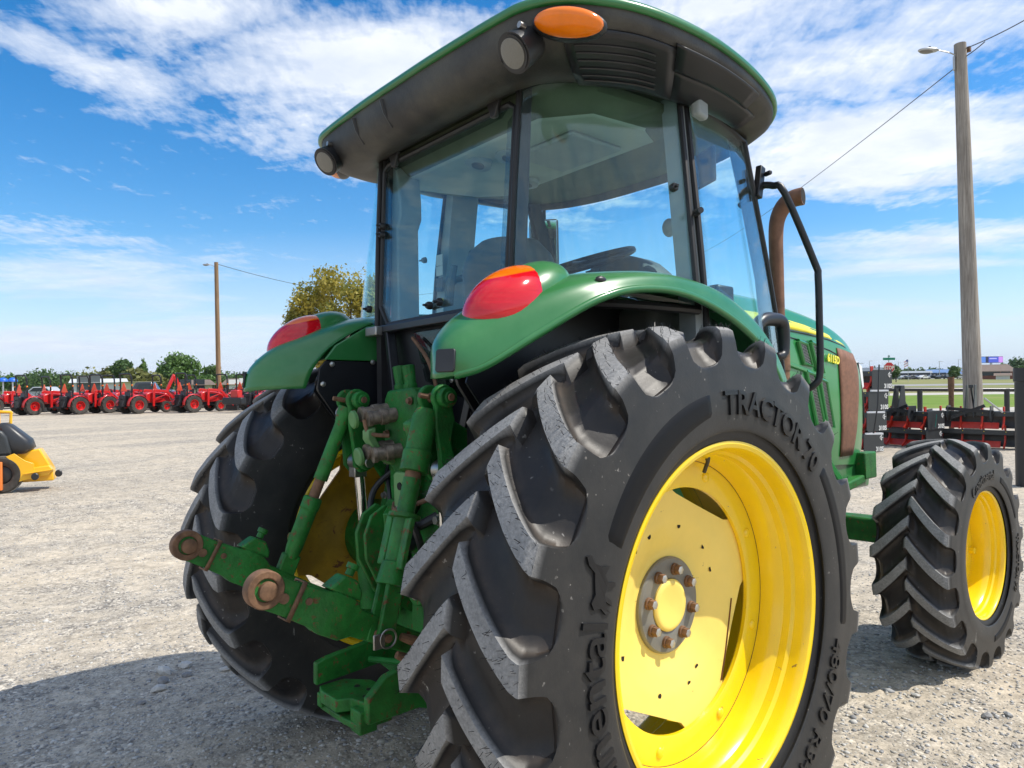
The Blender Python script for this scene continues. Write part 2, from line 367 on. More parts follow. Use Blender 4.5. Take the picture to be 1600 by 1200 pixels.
def KIDS(o): return [x for x in list(o.children)]
def catmull(pts, n):
    pts = [Vector(p) for p in pts]; q = []
    for i in range(len(pts)-1):
        p0 = pts[i-1] if i else pts[0]*2-pts[1]; p1, p2 = pts[i], pts[i+1]; p3 = pts[i+2] if i+2 < len(pts) else p2*2-p1
        for k in range(n):
            t = k/n; q.append(.5*((2*p1)+(p2-p0)*t+(2*p0-5*p1+4*p2-p3)*t*t+(3*p1-p0-3*p2+p3)*t**3))
    q.append(pts[-1]); return q
def surf(guides, nu=6, nv=6):
    "guides: list of stations, each a list of points across; returns a fine grid"
    cols = [catmull(st, nu) for st in guides]
    k = len(cols[0]); lines = [catmull([c[i] for c in cols], nv) for i in range(k)]
    return [[lines[i][j] for i in range(k)] for j in range(len(lines[0]))]
def text_mesh(txt, size=1.0, depth=.02, offset=0.0, align='LEFT'):
    cu = bpy.data.curves.new('txt', 'FONT'); cu.body = txt; cu.size = size; cu.extrude = depth/2; cu.offset = offset; cu.align_x = align; cu.resolution_u = 3
    o = bpy.data.objects.new('txt', cu); COL.objects.link(o)
    me = bpy.data.meshes.new_from_object(o.evaluated_get(bpy.context.evaluated_depsgraph_get()))
    vs = [v.co.copy() for v in me.vertices]; fs = [tuple(p.vertices) for p in me.polygons]
    bpy.data.objects.remove(o); bpy.data.curves.remove(cu); bpy.data.meshes.remove(me)
    return vs, fs
def flat_text(name, txt, size, origin, xdir, ydir, m, parent, depth=.004, offset=0.0, sx=1.0, align='LEFT'):
    vs, fs = text_mesh(txt, size, depth, offset, align); X = Vector(xdir).normalized(); Y = Vector(ydir).normalized(); Z = X.cross(Y); O = Vector(origin)
    return MB().add([O+X*v.x*sx+Y*v.y+Z*v.z for v in vs], fs).build(name, m, parent, smooth=False)
# ================================================================== SETTING
def gz(x, y):
    "ground height: the lot slopes gently under the tractor"
    d = math.hypot(x-.1, y-.6); w = min(1, max(0, (9-d)/5.5)); w = w*w*(3-2*w)
    return w*(.0215+.027*x-.019*y)-.004
def gzn(X, Y):
    d = np.hypot(X-.1, Y-.6); w = np.clip((9-d)/5.5, 0, 1); w = w*w*(3-2*w); return w*(.0215+.027*X-.019*Y)-.004
def gravel_mat():
    m = bpy.data.materials.new('gravel_ground'); m.use_nodes = True; nt = m.node_tree; b = nt.nodes['Principled BSDF']
    tcn = nt.nodes.new('ShaderNodeTexCoord'); v = tcn.outputs['Object']
    wv = nn(nt, 'ShaderNodeVectorMath', operation='ADD'); nt.links.new(v, wv.inputs[0])
    nz = nn(nt, 'ShaderNodeVectorMath', operation='SCALE'); nz.inputs['Scale'].default_value = .012; nt.links.new(noise(nt, v, 30, 3, .6, out=1), nz.inputs[0]); nt.links.new(nz.outputs[0], wv.inputs[1])
    def vor(scale, feat='F1'):
        n = nt.nodes.new('ShaderNodeTexVoronoi'); n.inputs['Scale'].default_value = scale; n.feature = feat; nt.links.new(wv.outputs[0], n.inputs['Vector']); return n
    a, c = vor(62), vor(27); e = vor(150)
    def bw(col):
        s = nt.nodes.new('ShaderNodeSeparateColor'); nt.links.new(col, s.inputs[0]); return s.outputs[0]
    ra, rc, re = bw(a.outputs['Color']), bw(c.outputs['Color']), bw(e.outputs['Color'])
    ca = ramp(nt, ra, [(.0, (.12, .12, .12)), (.35, (.25, .24, .225)), (.7, (.39, .37, .34)), (1.0, (.62, .60, .55))])
    cc = ramp(nt, rc, [(.0, (.18, .175, .17)), (.4, (.33, .315, .285)), (.8, (.44, .415, .37)), (1.0, (.56, .54, .50))])
    ce = ramp(nt, re, [(.0, (.24, .23, .21)), (.5, (.38, .355, .315)), (1.0, (.52, .49, .44))])
    n1 = noise(nt, v, .55, 6, .6, .6); n2 = noise(nt, mapping(nt, v, rot=(0, 0, .9), sc=(1, .3, 1)), .9, 6, .65, .3); n3 = noise(nt, v, 6, 5, .65)
    stones = mix(nt, ramp(nt, n3, [(.45, 0.0), (.6, .8)]), ca, cc)
    stones = mix(nt, ramp(nt, noise(nt, v, 3, 4), [(.4, 0.0), (.6, .9)]), stones, ce)
    dustc = mix(nt, noise(nt, v, 25, 4, .7), (.40, .36, .295), (.55, .50, .42))
    f = mth(nt, 'ADD', mth(nt, 'MULTIPLY', n2, .7), mth(nt, 'MULTIPLY', n1, .5)); f = mth(nt, 'ADD', f, mth(nt, 'MULTIPLY', mth(nt, 'SUBTRACT', n3, .5), .5))
    col = mix(nt, ramp(nt, f, [(.49, .04), (.73, .76)]), stones, dustc)
    big = noise(nt, mapping(nt, v, rot=(0, 0, .55), sc=(1, .22, 1)), .5, 5, .6, .4)
    col = mix(nt, mth(nt, 'MULTIPLY', ramp(nt, big, [(.48, 0.0), (.62, 1.0)]), .45), col, mix(nt, .5, (.17, .17, .168), stones))
    spk = noise(nt, v, 16, 9, .82); spk2 = noise(nt, mapping(nt, v, loc=(5, 3, 0)), 4.5, 8, .75)
    g = mth(nt, 'ADD', mth(nt, 'MULTIPLY', ramp(nt, spk, [(.36, 0.0), (.64, 1.0)]), .62), mth(nt, 'MULTIPLY', ramp(nt, spk2, [(.38, 0.0), (.62, 1.0)]), .30)); g = mth(nt, 'ADD', g, .56)
    gc = nt.nodes.new('ShaderNodeCombineColor')
    for k_, tk in enumerate((1.07, 1.0, .90)): nt.links.new(mth(nt, 'MULTIPLY', g, tk), gc.inputs[k_])
    col = mix(nt, 1.0, col, gc.outputs[0], 'MULTIPLY')
    nt.links.new(col, b.inputs['Base Color']); b.inputs['Roughness'].default_value = .9; b.inputs['Specular IOR Level'].default_value = .25
    h = mth(nt, 'ADD', mth(nt, 'MULTIPLY', mth(nt, 'SUBTRACT', 1.0, a.outputs['Distance'], True), .9), mth(nt, 'MULTIPLY', mth(nt, 'SUBTRACT', 1.0, c.outputs['Distance'], True), .8))
    h = mth(nt, 'ADD', h, mth(nt, 'MULTIPLY', n3, 2.0)); h = mth(nt, 'MULTIPLY', h, mth(nt, 'SUBTRACT', 1.15, ramp(nt, f, [(.44, 0.0), (.66, .9)])))
    bn = nn(nt, 'ShaderNodeBump'); bn.inputs['Distance'].default_value = .007; nt.links.new(h, bn.inputs['Height']); nt.links.new(bn.outputs[0], b.inputs['Normal'])
    return m
M_grav = gravel_mat()
def blend_mat(name, c1, c2, scale, sc=(1, 1, 1), c3=None, rough=.9, bump=0, bs=3):
    m = bpy.data.materials.new(name); m.use_nodes = True; nt = m.node_tree; b = nt.nodes['Principled BSDF']
    tcn = nt.nodes.new('ShaderNodeTexCoord'); v = mapping(nt, tcn.outputs['Object'], sc=sc)
    c = mix(nt, ramp(nt, noise(nt, v, scale, 7, .65, .3), [(.32, 0.0), (.68, 1.0)]), c1, c2)
    if c3: c = mix(nt, ramp(nt, noise(nt, v, scale*.23, 5, .6), [(.45, 0.0), (.65, 1.0)]), c, c3)
    nt.links.new(c, b.inputs['Base Color']); b.inputs['Roughness'].default_value = rough; b.inputs['Specular IOR Level'].default_value = .2
    if bump:
        bn = nn(nt, 'ShaderNodeBump'); bn.inputs['Distance'].default_value = bump; nt.links.new(noise(nt, v, bs, 5, .7), bn.inputs['Height']); nt.links.new(bn.outputs[0], b.inputs['Normal'])
    return m
M_field = blend_mat('far_field_grass', (.13, .14, .045), (.21, .19, .075), .05, c3=(.10, .13, .035))
M_grass = blend_mat('lawn_grass', (.11, .19, .022), (.17, .25, .035), .5, c3=(.21, .24, .06), bump=.05, bs=2)
M_grassd = blend_mat('dry_grass', (.20, .21, .07), (.27, .24, .105), .12, c3=(.15, .18, .05), bump=.05, bs=1)
M_conc = blend_mat('pale_concrete', (.40, .37, .32), (.50, .47, .41), .8)
M_road = blend_mat('worn_road_asphalt', (.26, .26, .25), (.33, .32, .30), .5)
# the terrain sheet, polar grid round the tractor out to the horizon
rad_ = [0.01]+list(np.linspace(.4, 10, 33))+list(np.geomspace(12, 9000, 26)); na = 120
b = MB(); rows = []
for r in rad_: rows.append([(.1+r*math.cos(2*math.pi*k/na), .6+r*math.sin(2*math.pi*k/na), gz(.1+r*math.cos(2*math.pi*k/na), .6+r*math.sin(2*math.pi*k/na))-(0.012 if r > 140 else 0)) for k in range(na)])
split = next(i for i, r in enumerate(rad_) if r > 62)
lot = MB().grid(rows[:split+1], 0, True).build('gravel_lot', M_grav, ang=180); kind(lot, 'structure')
fld = MB().grid(rows[split:], 0, True).build('field', M_field, ang=180); kind(fld, 'structure')
def strip_sheet(name, m, d0, d1, l0, l1, z, skew=0.0, wob=0.0):
    "flat sheet between view depths d0, d1 and sideways distances l0, l1 (metres)"
    r = []; n = 40
    for i in range(n+1):
        l = l0+(l1-l0)*i/n; w0 = wob*math.sin(l*.31)+wob*.5*math.sin(l*.83+1); w1 = wob*math.sin(l*.27+2)
        a = CAM+FW*(d0+skew*l+w0)+RT*l; c = CAM+FW*(d1+skew*l+w1)+RT*l
        r.append([(a.x, a.y, z), (c.x, c.y, z)])
    return kind(MB().grid(r).build(name, m, smooth=False), 'structure')
strip_sheet('concrete_walk', M_conc, 23.5, 30, 9.5, 90, .004, 0, .3)
strip_sheet('lawn', M_grass, 30, 54, 8, 130, .008, 0, .4)
strip_sheet('path', M_conc, 49.5, 56, 20, 170, .012, .01, .2)
strip_sheet('verge', M_grassd, 56, 93, 14, 260, .006, 0, .5)
strip_sheet('road', M_road, 93, 112, 10, 420, .012, 0, 0)
strip_sheet('verge', M_grassd, 112, 262, 0, 700, .010, 0, 1)
strip_sheet('parking_lot', M_road, 262, 330, 0, 700, .014, 0, 0)
strip_sheet('far_verge', M_grassd, 60, 66, -90, -12, .010, .05, .5)
# hills on the horizon, real ridge far away
ridge = MB(); rows = [[], [], []]
for i in range(81):
    l = 1400+i*80; h = 88+26*math.sin(l*.0011+.5)+12*math.sin(l*.0037)+5*math.sin(l*.011)
    for k, (dd, hh) in enumerate(((7200, -2), (7900, h), (8900, -2))):
        p = CAM+FW*dd+RT*(l); rows[k].append((p.x, p.y, hh))
M_hill = mat('wooded_hills', (.045, .075, .05), .95, var=.25, var_scale=.01)
kind(ridge.grid(rows).build('hills', M_hill, ang=80), 'structure')
# loose stones lying on the lot near the viewer
rs = np.random.RandomState(11)
ico_v = []; 
t_ = (1+5**.5)/2
base = np.array([(-1, t_, 0), (1, t_, 0), (-1, -t_, 0), (1, -t_, 0), (0, -1, t_), (0, 1, t_), (0, -1, -t_), (0, 1, -t_), (t_, 0, -1), (t_, 0, 1), (-t_, 0, -1), (-t_, 0, 1)])/math.hypot(1, t_)
icf = np.array([(0, 11, 5), (0, 5, 1), (0, 1, 7), (0, 7, 10), (0, 10, 11), (1, 5, 9), (5, 11, 4), (11, 10, 2), (10, 7, 6), (7, 1, 8), (3, 9, 4), (3, 4, 2), (3, 2, 6), (3, 6, 8), (3, 8, 9), (4, 9, 5), (2, 4, 11), (6, 2, 10), (8, 6, 7), (9, 8, 1)])
def stones(name, n, dmin, dmax, s0, s1, mats, seed, p0=-60, p1=1660):
    r = np.random.RandomState(seed)
    d = dmin*(dmax/dmin)**r.rand(n); px = p0+(p1-p0)*r.rand(n)
    C = np.array(CAM)[None, :2]+np.array(FW)[None, :2]*d[:, None]+np.array(RT)[None, :2]*((px-800)/FPX*d)[:, None]
    sz = s0+(s1-s0)*r.rand(n)**3
    V = base[None]*(1+.35*(r.rand(n, 12, 1)-.5))*sz[:, None, None]*np.stack([.8+.5*r.rand(n), .6+.5*r.rand(n), .35+.3*r.rand(n)], -1)[:, None, :]
    a = r.rand(n)*6.28; ca, sa = np.cos(a)[:, None], np.sin(a)[:, None]
    X = V[..., 0]*ca-V[..., 1]*sa+C[:, :1]; Y = V[..., 0]*sa+V[..., 1]*ca+C[:, 1:]; Z = V[..., 2]+gzn(C[:, :1], C[:, 1:])+sz[:, None]*.12
    V = np.stack([X, Y, Z], -1).reshape(-1, 3).astype(np.float32); F = (icf[None]+(np.arange(n)*12)[:, None, None]).reshape(-1, 3)
    me = bpy.data.meshes.new(name); me.vertices.add(len(V)); me.vertices.foreach_set('co', V.ravel()); me.loops.add(F.size); me.loops.foreach_set('vertex_index', F.astype(np.int32).ravel())
    me.polygons.add(len(F)); me.polygons.foreach_set('loop_start', (np.arange(len(F))*3).astype(np.int32))
    me.polygons.foreach_set('material_index', np.repeat(r.randint(0, len(mats), n), 20).astype(np.int32))
    me.update(calc_edges=True)
    for m in mats: me.materials.append(m)
    o = bpy.data.objects.new(name, me); COL.objects.link(o); return tag(kind(o, 'stuff'), 'loose grey and buff gravel stones scattered over the lot', 'gravel')
SM = [mat('stone_'+n, c, .9, var=.2, var_scale=40) for n, c in (('grey', (.34, .335, .325)), ('dark', (.25, .245, .24)), ('pale', (.52, .50, .46)), ('buff', (.43, .395, .335)))]
stones('gravel', 46000, 2.0, 12, .003, .011, SM, 3)
stones('gravel', 420, 2.4, 12, .010, .024, SM, 5)
# half a dozen fist-size rocks left of the tyre
for (px, py, s) in ((250, 1047, .040), (283, 1036, .032), (247, 1062, .030), (240, 1077, .030), (345, 1043, .022), (212, 1100, .020), (285, 1052, .022), (1536, 1128, .022), (1570, 1126, .018), (1425, 1092, .018)):
    d = 1.419*FPX/(py-(604-(px-200)*18/1280)); p = spot(px, d)
    v = base*(1+.4*(rs.rand(12, 1)-.5))*np.array([1.3, .9, .6])*s
    o = MB().add([tuple(q) for q in v], [tuple(f) for f in icf]).build('rock', SM[rs.randint(0, 3)], smooth=False); o.location = (p.x, p.y, gz(p.x, p.y)+s*.35); o.rotation_euler = (rs.rand()*.4, 0, rs.rand()*6)
    tag(o, {250: 'broad pale rock in the cluster left of the far rear tyre', 283: 'dark grey rock at the right end of the left cluster', 247: 'pale flat rock in the middle of the left cluster', 240: 'rock at the bottom of the left cluster', 345: 'small rock close to the left rear tyre tread', 212: 'lone dark stone nearest the bottom left', 285: 'pale small rock under the dark one of the left cluster', 1536: 'dark rock on sunny gravel at the lower right', 1570: 'second rock at the lower right, nearer the edge', 1425: 'small rock in the shadow edge of the front tyre'}[px], 'rock', 'fist-sized rocks on the gravel')

def wood_mat(name, a, b_):
    m = bpy.data.materials.new(name); m.use_nodes = True; nt = m.node_tree; b = nt.nodes['Principled BSDF']
    tcn = nt.nodes.new('ShaderNodeTexCoord'); v = mapping(nt, tcn.outputs['Object'], sc=(1, 1, .045))
    g = noise(nt, v, 34, 7, .7, .4); k = noise(nt, mapping(nt, tcn.outputs['Object'], sc=(1, 1, .35)), 1.6, 5, .6)
    c = mix(nt, ramp(nt, g, [(.35, 0.0), (.62, 1.0)]), a, b_); c = mix(nt, mth(nt, 'MULTIPLY', ramp(nt, k, [(.4, 0.0), (.7, 1.0)]), .45), c, tuple(x*.62 for x in a))
    nt.links.new(c, b.inputs['Base Color']); b.inputs['Roughness'].default_value = .85
    bn = nn(nt, 'ShaderNodeBump'); bn.inputs['Distance'].default_value = .006; nt.links.new(g, bn.inputs['Height']); nt.links.new(bn.outputs[0], b.inputs['Normal']); return m
# ================================================================== THE GREEN TRACTOR
tractor = empty('tractor', (0.0366, -0.0257, 0.0215)); tractor.rotation_euler = (-0.019009, -0.026963, 0.000213)
tag(tractor, 'large green farm tractor with glazed cab, yellow wheels and rear hitch arms', 'tractor')

def tyre_mesh(name, Rtop, Wd, rb, rpock, nl, drop_deg, phase, lugd, crest0, crest1, mirror=False, cols=44):
    """agricultural tyre, axis x, outer side +x. Base carcass blended to the lug envelope by a mask in sheared coordinates."""
    h = Wd/2
    pitch = 2*math.pi/nl
    # profile: list of (x, r_base, x_top, r_top, t) from inner bead (-) to outer bead (+)
    def half():
        k = [ # (xb, rb, xt, rt, wl) wl: mask widening 0..1 (1 = full)
            (0.0, Rtop-lugd, 0.0, Rtop, 0),
            (.06*h/.24, Rtop-lugd-.000, .06*h/.24, Rtop-.001, 0),
            (.12*h/.24, Rtop-lugd-.004, .12*h/.24, Rtop-.005, 0),
            (.148*h/.24, Rtop-lugd-.010, .158*h/.24, Rtop-.010, 0),
            (.166*h/.24, Rtop-lugd-.022, .194*h/.24, Rtop-.015, .02),
            (.178*h/.24, Rtop-lugd-.038, .2120*h/.24, Rtop-.025, .06),
            (.192*h/.24, Rtop-lugd-.058, .2190*h/.24, Rtop-.052, .16),
            (.206*h/.24, (Rtop-lugd-.080+rpock)/2+.004, .2215*h/.24, (Rtop-.075+rpock)/2+.008, .38),
            (.2205*h/.24, rpock+.004, .2235*h/.24, rpock+.006, .80),
            (.2245*h/.24, rpock-.012, .2245*h/.24, rpock-.012, 1.0)]
        return k
    k = half()
    dense = []
    sub = [5, 6, 6, 5, 4, 4, 5, 6, 4]
    for i in range(len(k)-1):
        for j in range(sub[i]):
            t = j/sub[i]; dense.append(tuple(a*(1-t)+b*t for a, b in zip(k[i], k[i+1])))
    dense.append(k[-1])
    side = [(.2255*h/.24, rpock-.03), (.2285*h/.24, rb+.62*(rpock-rb)), (.2285*h/.24, rb+.42*(rpock-rb)), (.224*h/.24, rb+.22*(rpock-rb)), (.219*h/.24, rb+.14*(rpock-rb)), (.210*h/.24, rb+.03), (.205*h/.24, rb+.012), (.198*h/.24, rb-.004)]
    sd = catmull([(a, b, 0) for a, b in side], 3)
    rows = dense+[(p.x, p.y, p.x, p.y, 1.0) for p in sd]
    rows = [(-a, b, -c, d, e) for a, b, c, d, e in rows[::-1]]+rows[1:]
    Rw = np.array(rows); nr = len(rows)
    # columns: u in pitch fraction [0,1), R lug centred at 0, L lug centred at .5
    def drop(x):
        t = np.clip(np.abs(x)/(h*.87), 0, 1.0)
        return R_(drop_deg)*(1.16*t-.16*t*t*t)
    # reference column positions for a lug centred at 0, c = half crest width (fraction)
    def cols_for(c):
        w1 = .011/ (Rtop*pitch); w2 = .045/(Rtop*pitch)
        half_ = [0, c*.5, c*.86, c, c+w1*.5, c+w1, c+w1+w2*.3, c+w1+w2*.65, c+w1+w2]
        last = half_[-1]
        half_ += [last+(.5-last)*q for q in (.25, .5, .75)]
        if last > .5: half_ = [x*.5/last*.98 for x in half_[:9]]+[.493, .496, .498]
        pos = np.array(half_)
        return np.concatenate([-pos[::-1][:-1], pos, [.5]])[:]
    npos = len(cols_for(.1))-1
    allv = np.zeros((nr, nl*npos, 3)); side_ = np.zeros((nr, nl*npos)); wear = np.zeros((nr, nl*npos)); mud = np.zeros((nr, nl*npos))
    rng = np.random.RandomState(5)
    for ri, (xb, rbse, xt, rt, wl) in enumerate(rows):
        x = xt; s = abs(x)
        t = min(1, s/h)
        c = (crest0*(1-t)+crest1*t)/2/360*nl       # half crest width in pitch fraction
        cw = c+(0.5-c)*wl**2.0 if wl < .999 else .5
        pR = cols_for(min(cw, .47))[:npos]; pL = pR+.5
        # blend of column positions across the centre
        bl = np.clip((x+.018)/.036, 0, 1)
        pL2 = np.concatenate([pL, pL-1, pL+1]); pL2.sort()
        i0 = np.searchsorted(pL2, pR[0]-1e-6); pLs = pL2[i0:i0+npos]
        u = pR*bl+pLs*(1-bl)
        def mask(u, cc, nose):
            d = np.abs((u+.5) % 1-.5)*pitch*Rtop; e = d-cc*pitch*Rtop
            m = np.where(e <= 0, 1.0, np.where(e < .011, 1-.70*(e/.011), .30*np.clip(1-(e-.011)/.045, 0, 1)**2))
            return m*nose
        noseR = np.clip((x+.022)/.014, 0, 1); noseL = np.clip((-x+.022)/.014, 0, 1)
        if wl >= .999: m = np.ones_like(u)
        else:
            m = np.maximum(mask(u, cw, noseR), mask(u-.5, cw, noseL))
            if wl > 0: m = m+(1-m)*(wl**3)
        ang0 = (np.arange(nl)[:, None]*pitch+(u*pitch)[None, :]).ravel()
        mm = np.tile(m, nl)
        X = xb*(1-mm)+xt*mm; Rr = rbse*(1-mm)+rt*mm
        ph = R_(phase)+ang0-drop(x)
        allv[ri, :, 0] = X; allv[ri, :, 1] = -np.cos(ph)*Rr; allv[ri, :, 2] = np.sin(ph)*Rr
        topf = np.clip((mm-.93)/.07, 0, 1)*(1.0 if s < h*.875 else max(0, 1-(s-h*.875)/(h*.03)))
        if wl >= .16: topf = topf*0
        wear[ri] = topf
        side_[ri] = np.clip((mm-.6)/.3, 0, 1)*(1 if s > h*.90 else 0)
        mud[ri] = np.clip((.5-mm)*2, 0, 1)*(.25 if wl < .9 else 0)+np.clip(1-np.abs(mm-.3)/.25, 0, 1)*.7*(wl < .9)
    nc = nl*npos
    V = allv.reshape(-1, 3)
    if mirror: V[:, 0] *= -1
    i = np.arange(nr-1)[:, None]; j = np.arange(nc)[None, :]; j2 = (j+1) % nc
    F = np.stack([i*nc+j, i*nc+j2, (i+1)*nc+j2, (i+1)*nc+j], -1).reshape(-1, 4)
    if not mirror: F = F[:, ::-1]
    me = bpy.data.meshes.new(name); me.vertices.add(len(V)); me.vertices.foreach_set('co', V.astype(np.float32).ravel())
    me.loops.add(F.size); me.loops.foreach_set('vertex_index', F.astype(np.int32).ravel())
    me.polygons.add(len(F)); me.polygons.foreach_set('loop_start', (np.arange(len(F))*4).astype(np.int32))
    me.polygons.foreach_set('use_smooth', np.ones(len(F), bool))
    me.update(calc_edges=True); me.validate()
    for nm, arr in (('wear', wear), ('mud', mud), ('side', side_)):
        at = me.attributes.new(nm, 'FLOAT', 'POINT'); at.data.foreach_set('value', arr.ravel().astype(np.float32))
    me.set_sharp_from_angle(angle=R_(42))
    me.materials.append(M_rub)
    return me

def side_x(r, h, rb, rpock):
    pts = [(rb-.004, .198), (rb+.012, .205), (rb+.03, .210), (rb+.14*(rpock-rb), .219), (rb+.22*(rpock-rb), .224), (rb+.42*(rpock-rb), .2285), (rb+.62*(rpock-rb), .2285), (rpock-.03, .2255), (rpock-.012, .2245), (rpock+.006, .2235)]
    return np.interp(r, [p[0] for p in pts], [p[1]*h/.24 for p in pts])

def arc_text(name, txt, size, rmid, phi0, parent, h, rb, rpock, m, depth=.004, sx=1.0, sgn=1, offset=0.0, flip=False):
    "letters on the outer sidewall, running clockwise from angle phi0 (0 rear, 90 top)"
    vs, fs = text_mesh(txt, size, depth, offset)
    out_ = []
    for v in vs:
        r = rmid+(v.y-size*.35); ph = R_(phi0)+v.x*sx/rmid
        x = (side_x(r, h, rb, rpock)+.0005+v.z+depth/2)*sgn
        out_.append((x, -math.cos(ph)*r, math.sin(ph)*r))
    return MB().add(out_, fs).build(name, m, parent, smooth=False)

def band(name, ph0, ph1, r_in, r_out, parent, h, rb, rpock, m, sgn=1, taper=12):
    b = MB(); rows = []
    n = 40
    for i in range(n+1):
        t = i/n; ph = R_(ph0+(ph1-ph0)*t)
        w = .78+.22*math.sin(math.pi*t)**.7
        rc = (r_in+r_out)/2+.012*(t-.5); hw = (r_out-r_in)/2*w
        row = []
        for k in range(7):
            r = rc-hw+2*hw*k/6; e = .0035 if 0 < k < 6 and 0 < i < n else -.001
            row.append((sgn*(side_x(r, h, rb, rpock)+e), -math.cos(ph)*r, math.sin(ph)*r))
        rows.append(row)
    return b.grid(rows).build(name, m, parent)

def polar(r, ph, x): return (x, -math.cos(R_(ph))*r, math.sin(R_(ph))*r)

def wheel(loc, sgn, rear=True, rz=0.0, rot0=0.0):
    if rear:
        h, Rt, rb, rpk, rf = .236, .768, .457, .648, .457
        me = tyre_mesh('tyre', Rt, 2*h, rb, rpk, 21, 15.0, 18.7, .043, 4.4, 4.7, sgn < 0)
        fw = .196
    else:
        h, Rt, rb, rpk, rf = .190, .566, .318, .452, .318
        me = tyre_mesh('tyre', Rt, 2*h, rb, rpk, 18, 17.0, 12+rot0, .038, 5.0, 5.5, sgn < 0)
        fw = .148
    # the rim barrel is the wheel part; everything else hangs from it
    s = rf/.457; q = fw/.216
    prof = [(.212*q, .448*s), (.2165*q, .4575*s), (.2195*q, .4575*s), (.2205*q, .450*s), (.216*q, .440*s), (.205*q, .434*s), (.18*q, .432*s), (.165*q, .430*s), (.155*q, .422*s), (.132*q, .419*s), (.118*q, .409*s), (.095*q, .405*s), (.085*q, .4015*s), (.0, .400*s),
            (-.118*q, .409*s), (-.132*q, .419*s), (-.155*q, .422*s), (-.165*q, .430*s), (-.205*q, .434*s), (-.216*q, .440*s), (-.2205*q, .450*s), (-.2165*q, .4575*s), (-.212*q, .448*s)]
    prof2 = [(a, r+.004) for a, r in prof]
    b = MB().lathe([(a*sgn, r) for a, r in prof], 120)
    w = b.build('rear_wheel' if rear else 'front_wheel', M_yel, tractor, ang=28)
    w.location = loc; w.rotation_euler = (0, 0, rz)
    t = bpy.data.objects.new('tyre', me); COL.objects.link(t); t.parent = w
    X = (lambda x: (x-.02)*sgn) if rear else (lambda x: x*sgn)
    pol = lambda r, ph, x: polar(r, ph, x-.02)
    if rear:
        # ring flange with an annular face
        MB().lathe([(X(.055), .405), (X(.055), .330), (X(.060), .326), (X(.070), .3265), (X(.072), .330), (X(.072), .403)], 96).build('rim_flange', M_yel, w, ang=30)
        MB().lathe([(X(.0725), .3995), (X(.0735), .4015), (X(.0725), .4035)], 96).build('rim_joint_shade', M_rust_shade, w)  # thin dark ring painting the shaded gap between flange and barrel
        # disc: dished plate with four scalloped openings
        cen = [113.5, 204.5, 294.5, 24.5] if sgn > 0 else [40, 130, 220, 306]
        def lim(phd):
            r = .372
            for c in cen:
                d = (phd-c+180) % 360-180
                if abs(d) < 36: r = min(r, .284/math.cos(R_(d))+max(0, abs(d)-25.5)*.006)
            return r
        prof = [(.00, .014), (.13, .014), (.150, .016), (.185, .030), (.235, .046), (.275, .052), (.30, .055), (.335, .056), (.372, .057)]
        rows_f = []; 
        nphi = 144; nrr = 26
        def xr(r): return np.interp(r, [p[0] for p in prof], [p[1] for p in prof])
        g1 = []; g2 = []
        for i in range(nrr+1):
            t_ = i/nrr; a = []; c_ = []
            for k in range(nphi):
                phd = k*360/nphi; r = .045+(lim(phd)-.045)*t_; x = xr(r)
                a.append(polar(r, phd, X(x))); c_.append(polar(r, phd, X(x-.012)))
            g1.append(a); g2.append(c_)
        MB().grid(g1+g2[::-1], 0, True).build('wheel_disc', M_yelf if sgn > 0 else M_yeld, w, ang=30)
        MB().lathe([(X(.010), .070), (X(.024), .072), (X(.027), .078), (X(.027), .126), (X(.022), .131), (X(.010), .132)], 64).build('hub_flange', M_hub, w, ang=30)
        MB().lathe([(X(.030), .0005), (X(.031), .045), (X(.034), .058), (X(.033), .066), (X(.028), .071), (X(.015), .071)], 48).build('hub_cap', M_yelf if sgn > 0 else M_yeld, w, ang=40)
        if sgn > 0:
            for k in range(8):
                ph = 22.5+k*45-9
                p = pol(.098, ph, .027)
                bb = MB().lathe([(0, .0165), (.006, .0165), (.008, .0135)], 16, c=p)
                bb.lathe([(.008, .0135), (.021, .0132), (.0235, .0115)], 6, c=p, mi=0); bb.lathe([(.0235, .0118), (.0245, .009), (.0245, .0002)], 6, c=p, mi=1)
                bb.build('wheel_bolt', [M_rust, M_bolt], w, ang=30)
            for k in range(8):
                p = pol(.365, 109+k*45, .072)
                MB().lathe([(0, .0150), (.0035, .0140), (.006, .0105), (.0072, .005), (.0075, .0002)], 20, c=p).build('rivet', M_yel, w, ang=60)
            # thin dark discs on the plate, painting the shade of stamped holes
            for (px, py, sq) in ((46, .245, 1), (62, .232, 0), (98, .218, 0), (137, .205, 1), (160, .20, 0), (-118, .215, 0), (-104, .23, 1), (-70, .235, 0), (-20, .245, 1)):
                x = xr(py)+.0008; c = Vector(pol(py, px, x)); m2 = MB()
                n = 4 if sq else 14; rr = .0085 if sq else .0075
                m2.add([c+Vector((0, rr*math.cos(2*math.pi*i/n+.6), rr*math.sin(2*math.pi*i/n+.6))) for i in range(n)], [tuple(range(n))]); m2.build('disc_hole_shade', M_holeshade, w, smooth=False, recalc=False)
            seam = [Vector(pol(r, ph, xr(r)+.0012)) for r, ph in ((.270, 186), (.268, 196), (.272, 206), (.285, 217), (.303, 227), (.318, 232))]
            MB().tube(seam, .0022, 6, smooth_n=6).build('rust_line', M_rust_shade, w)
            MB().tube([pol(.418, 97, .125), pol(.400, 99, .118), pol(.372, 101, .100)], [.009, .0055, .0055], 10).build('valve_stem', M_blk, w)
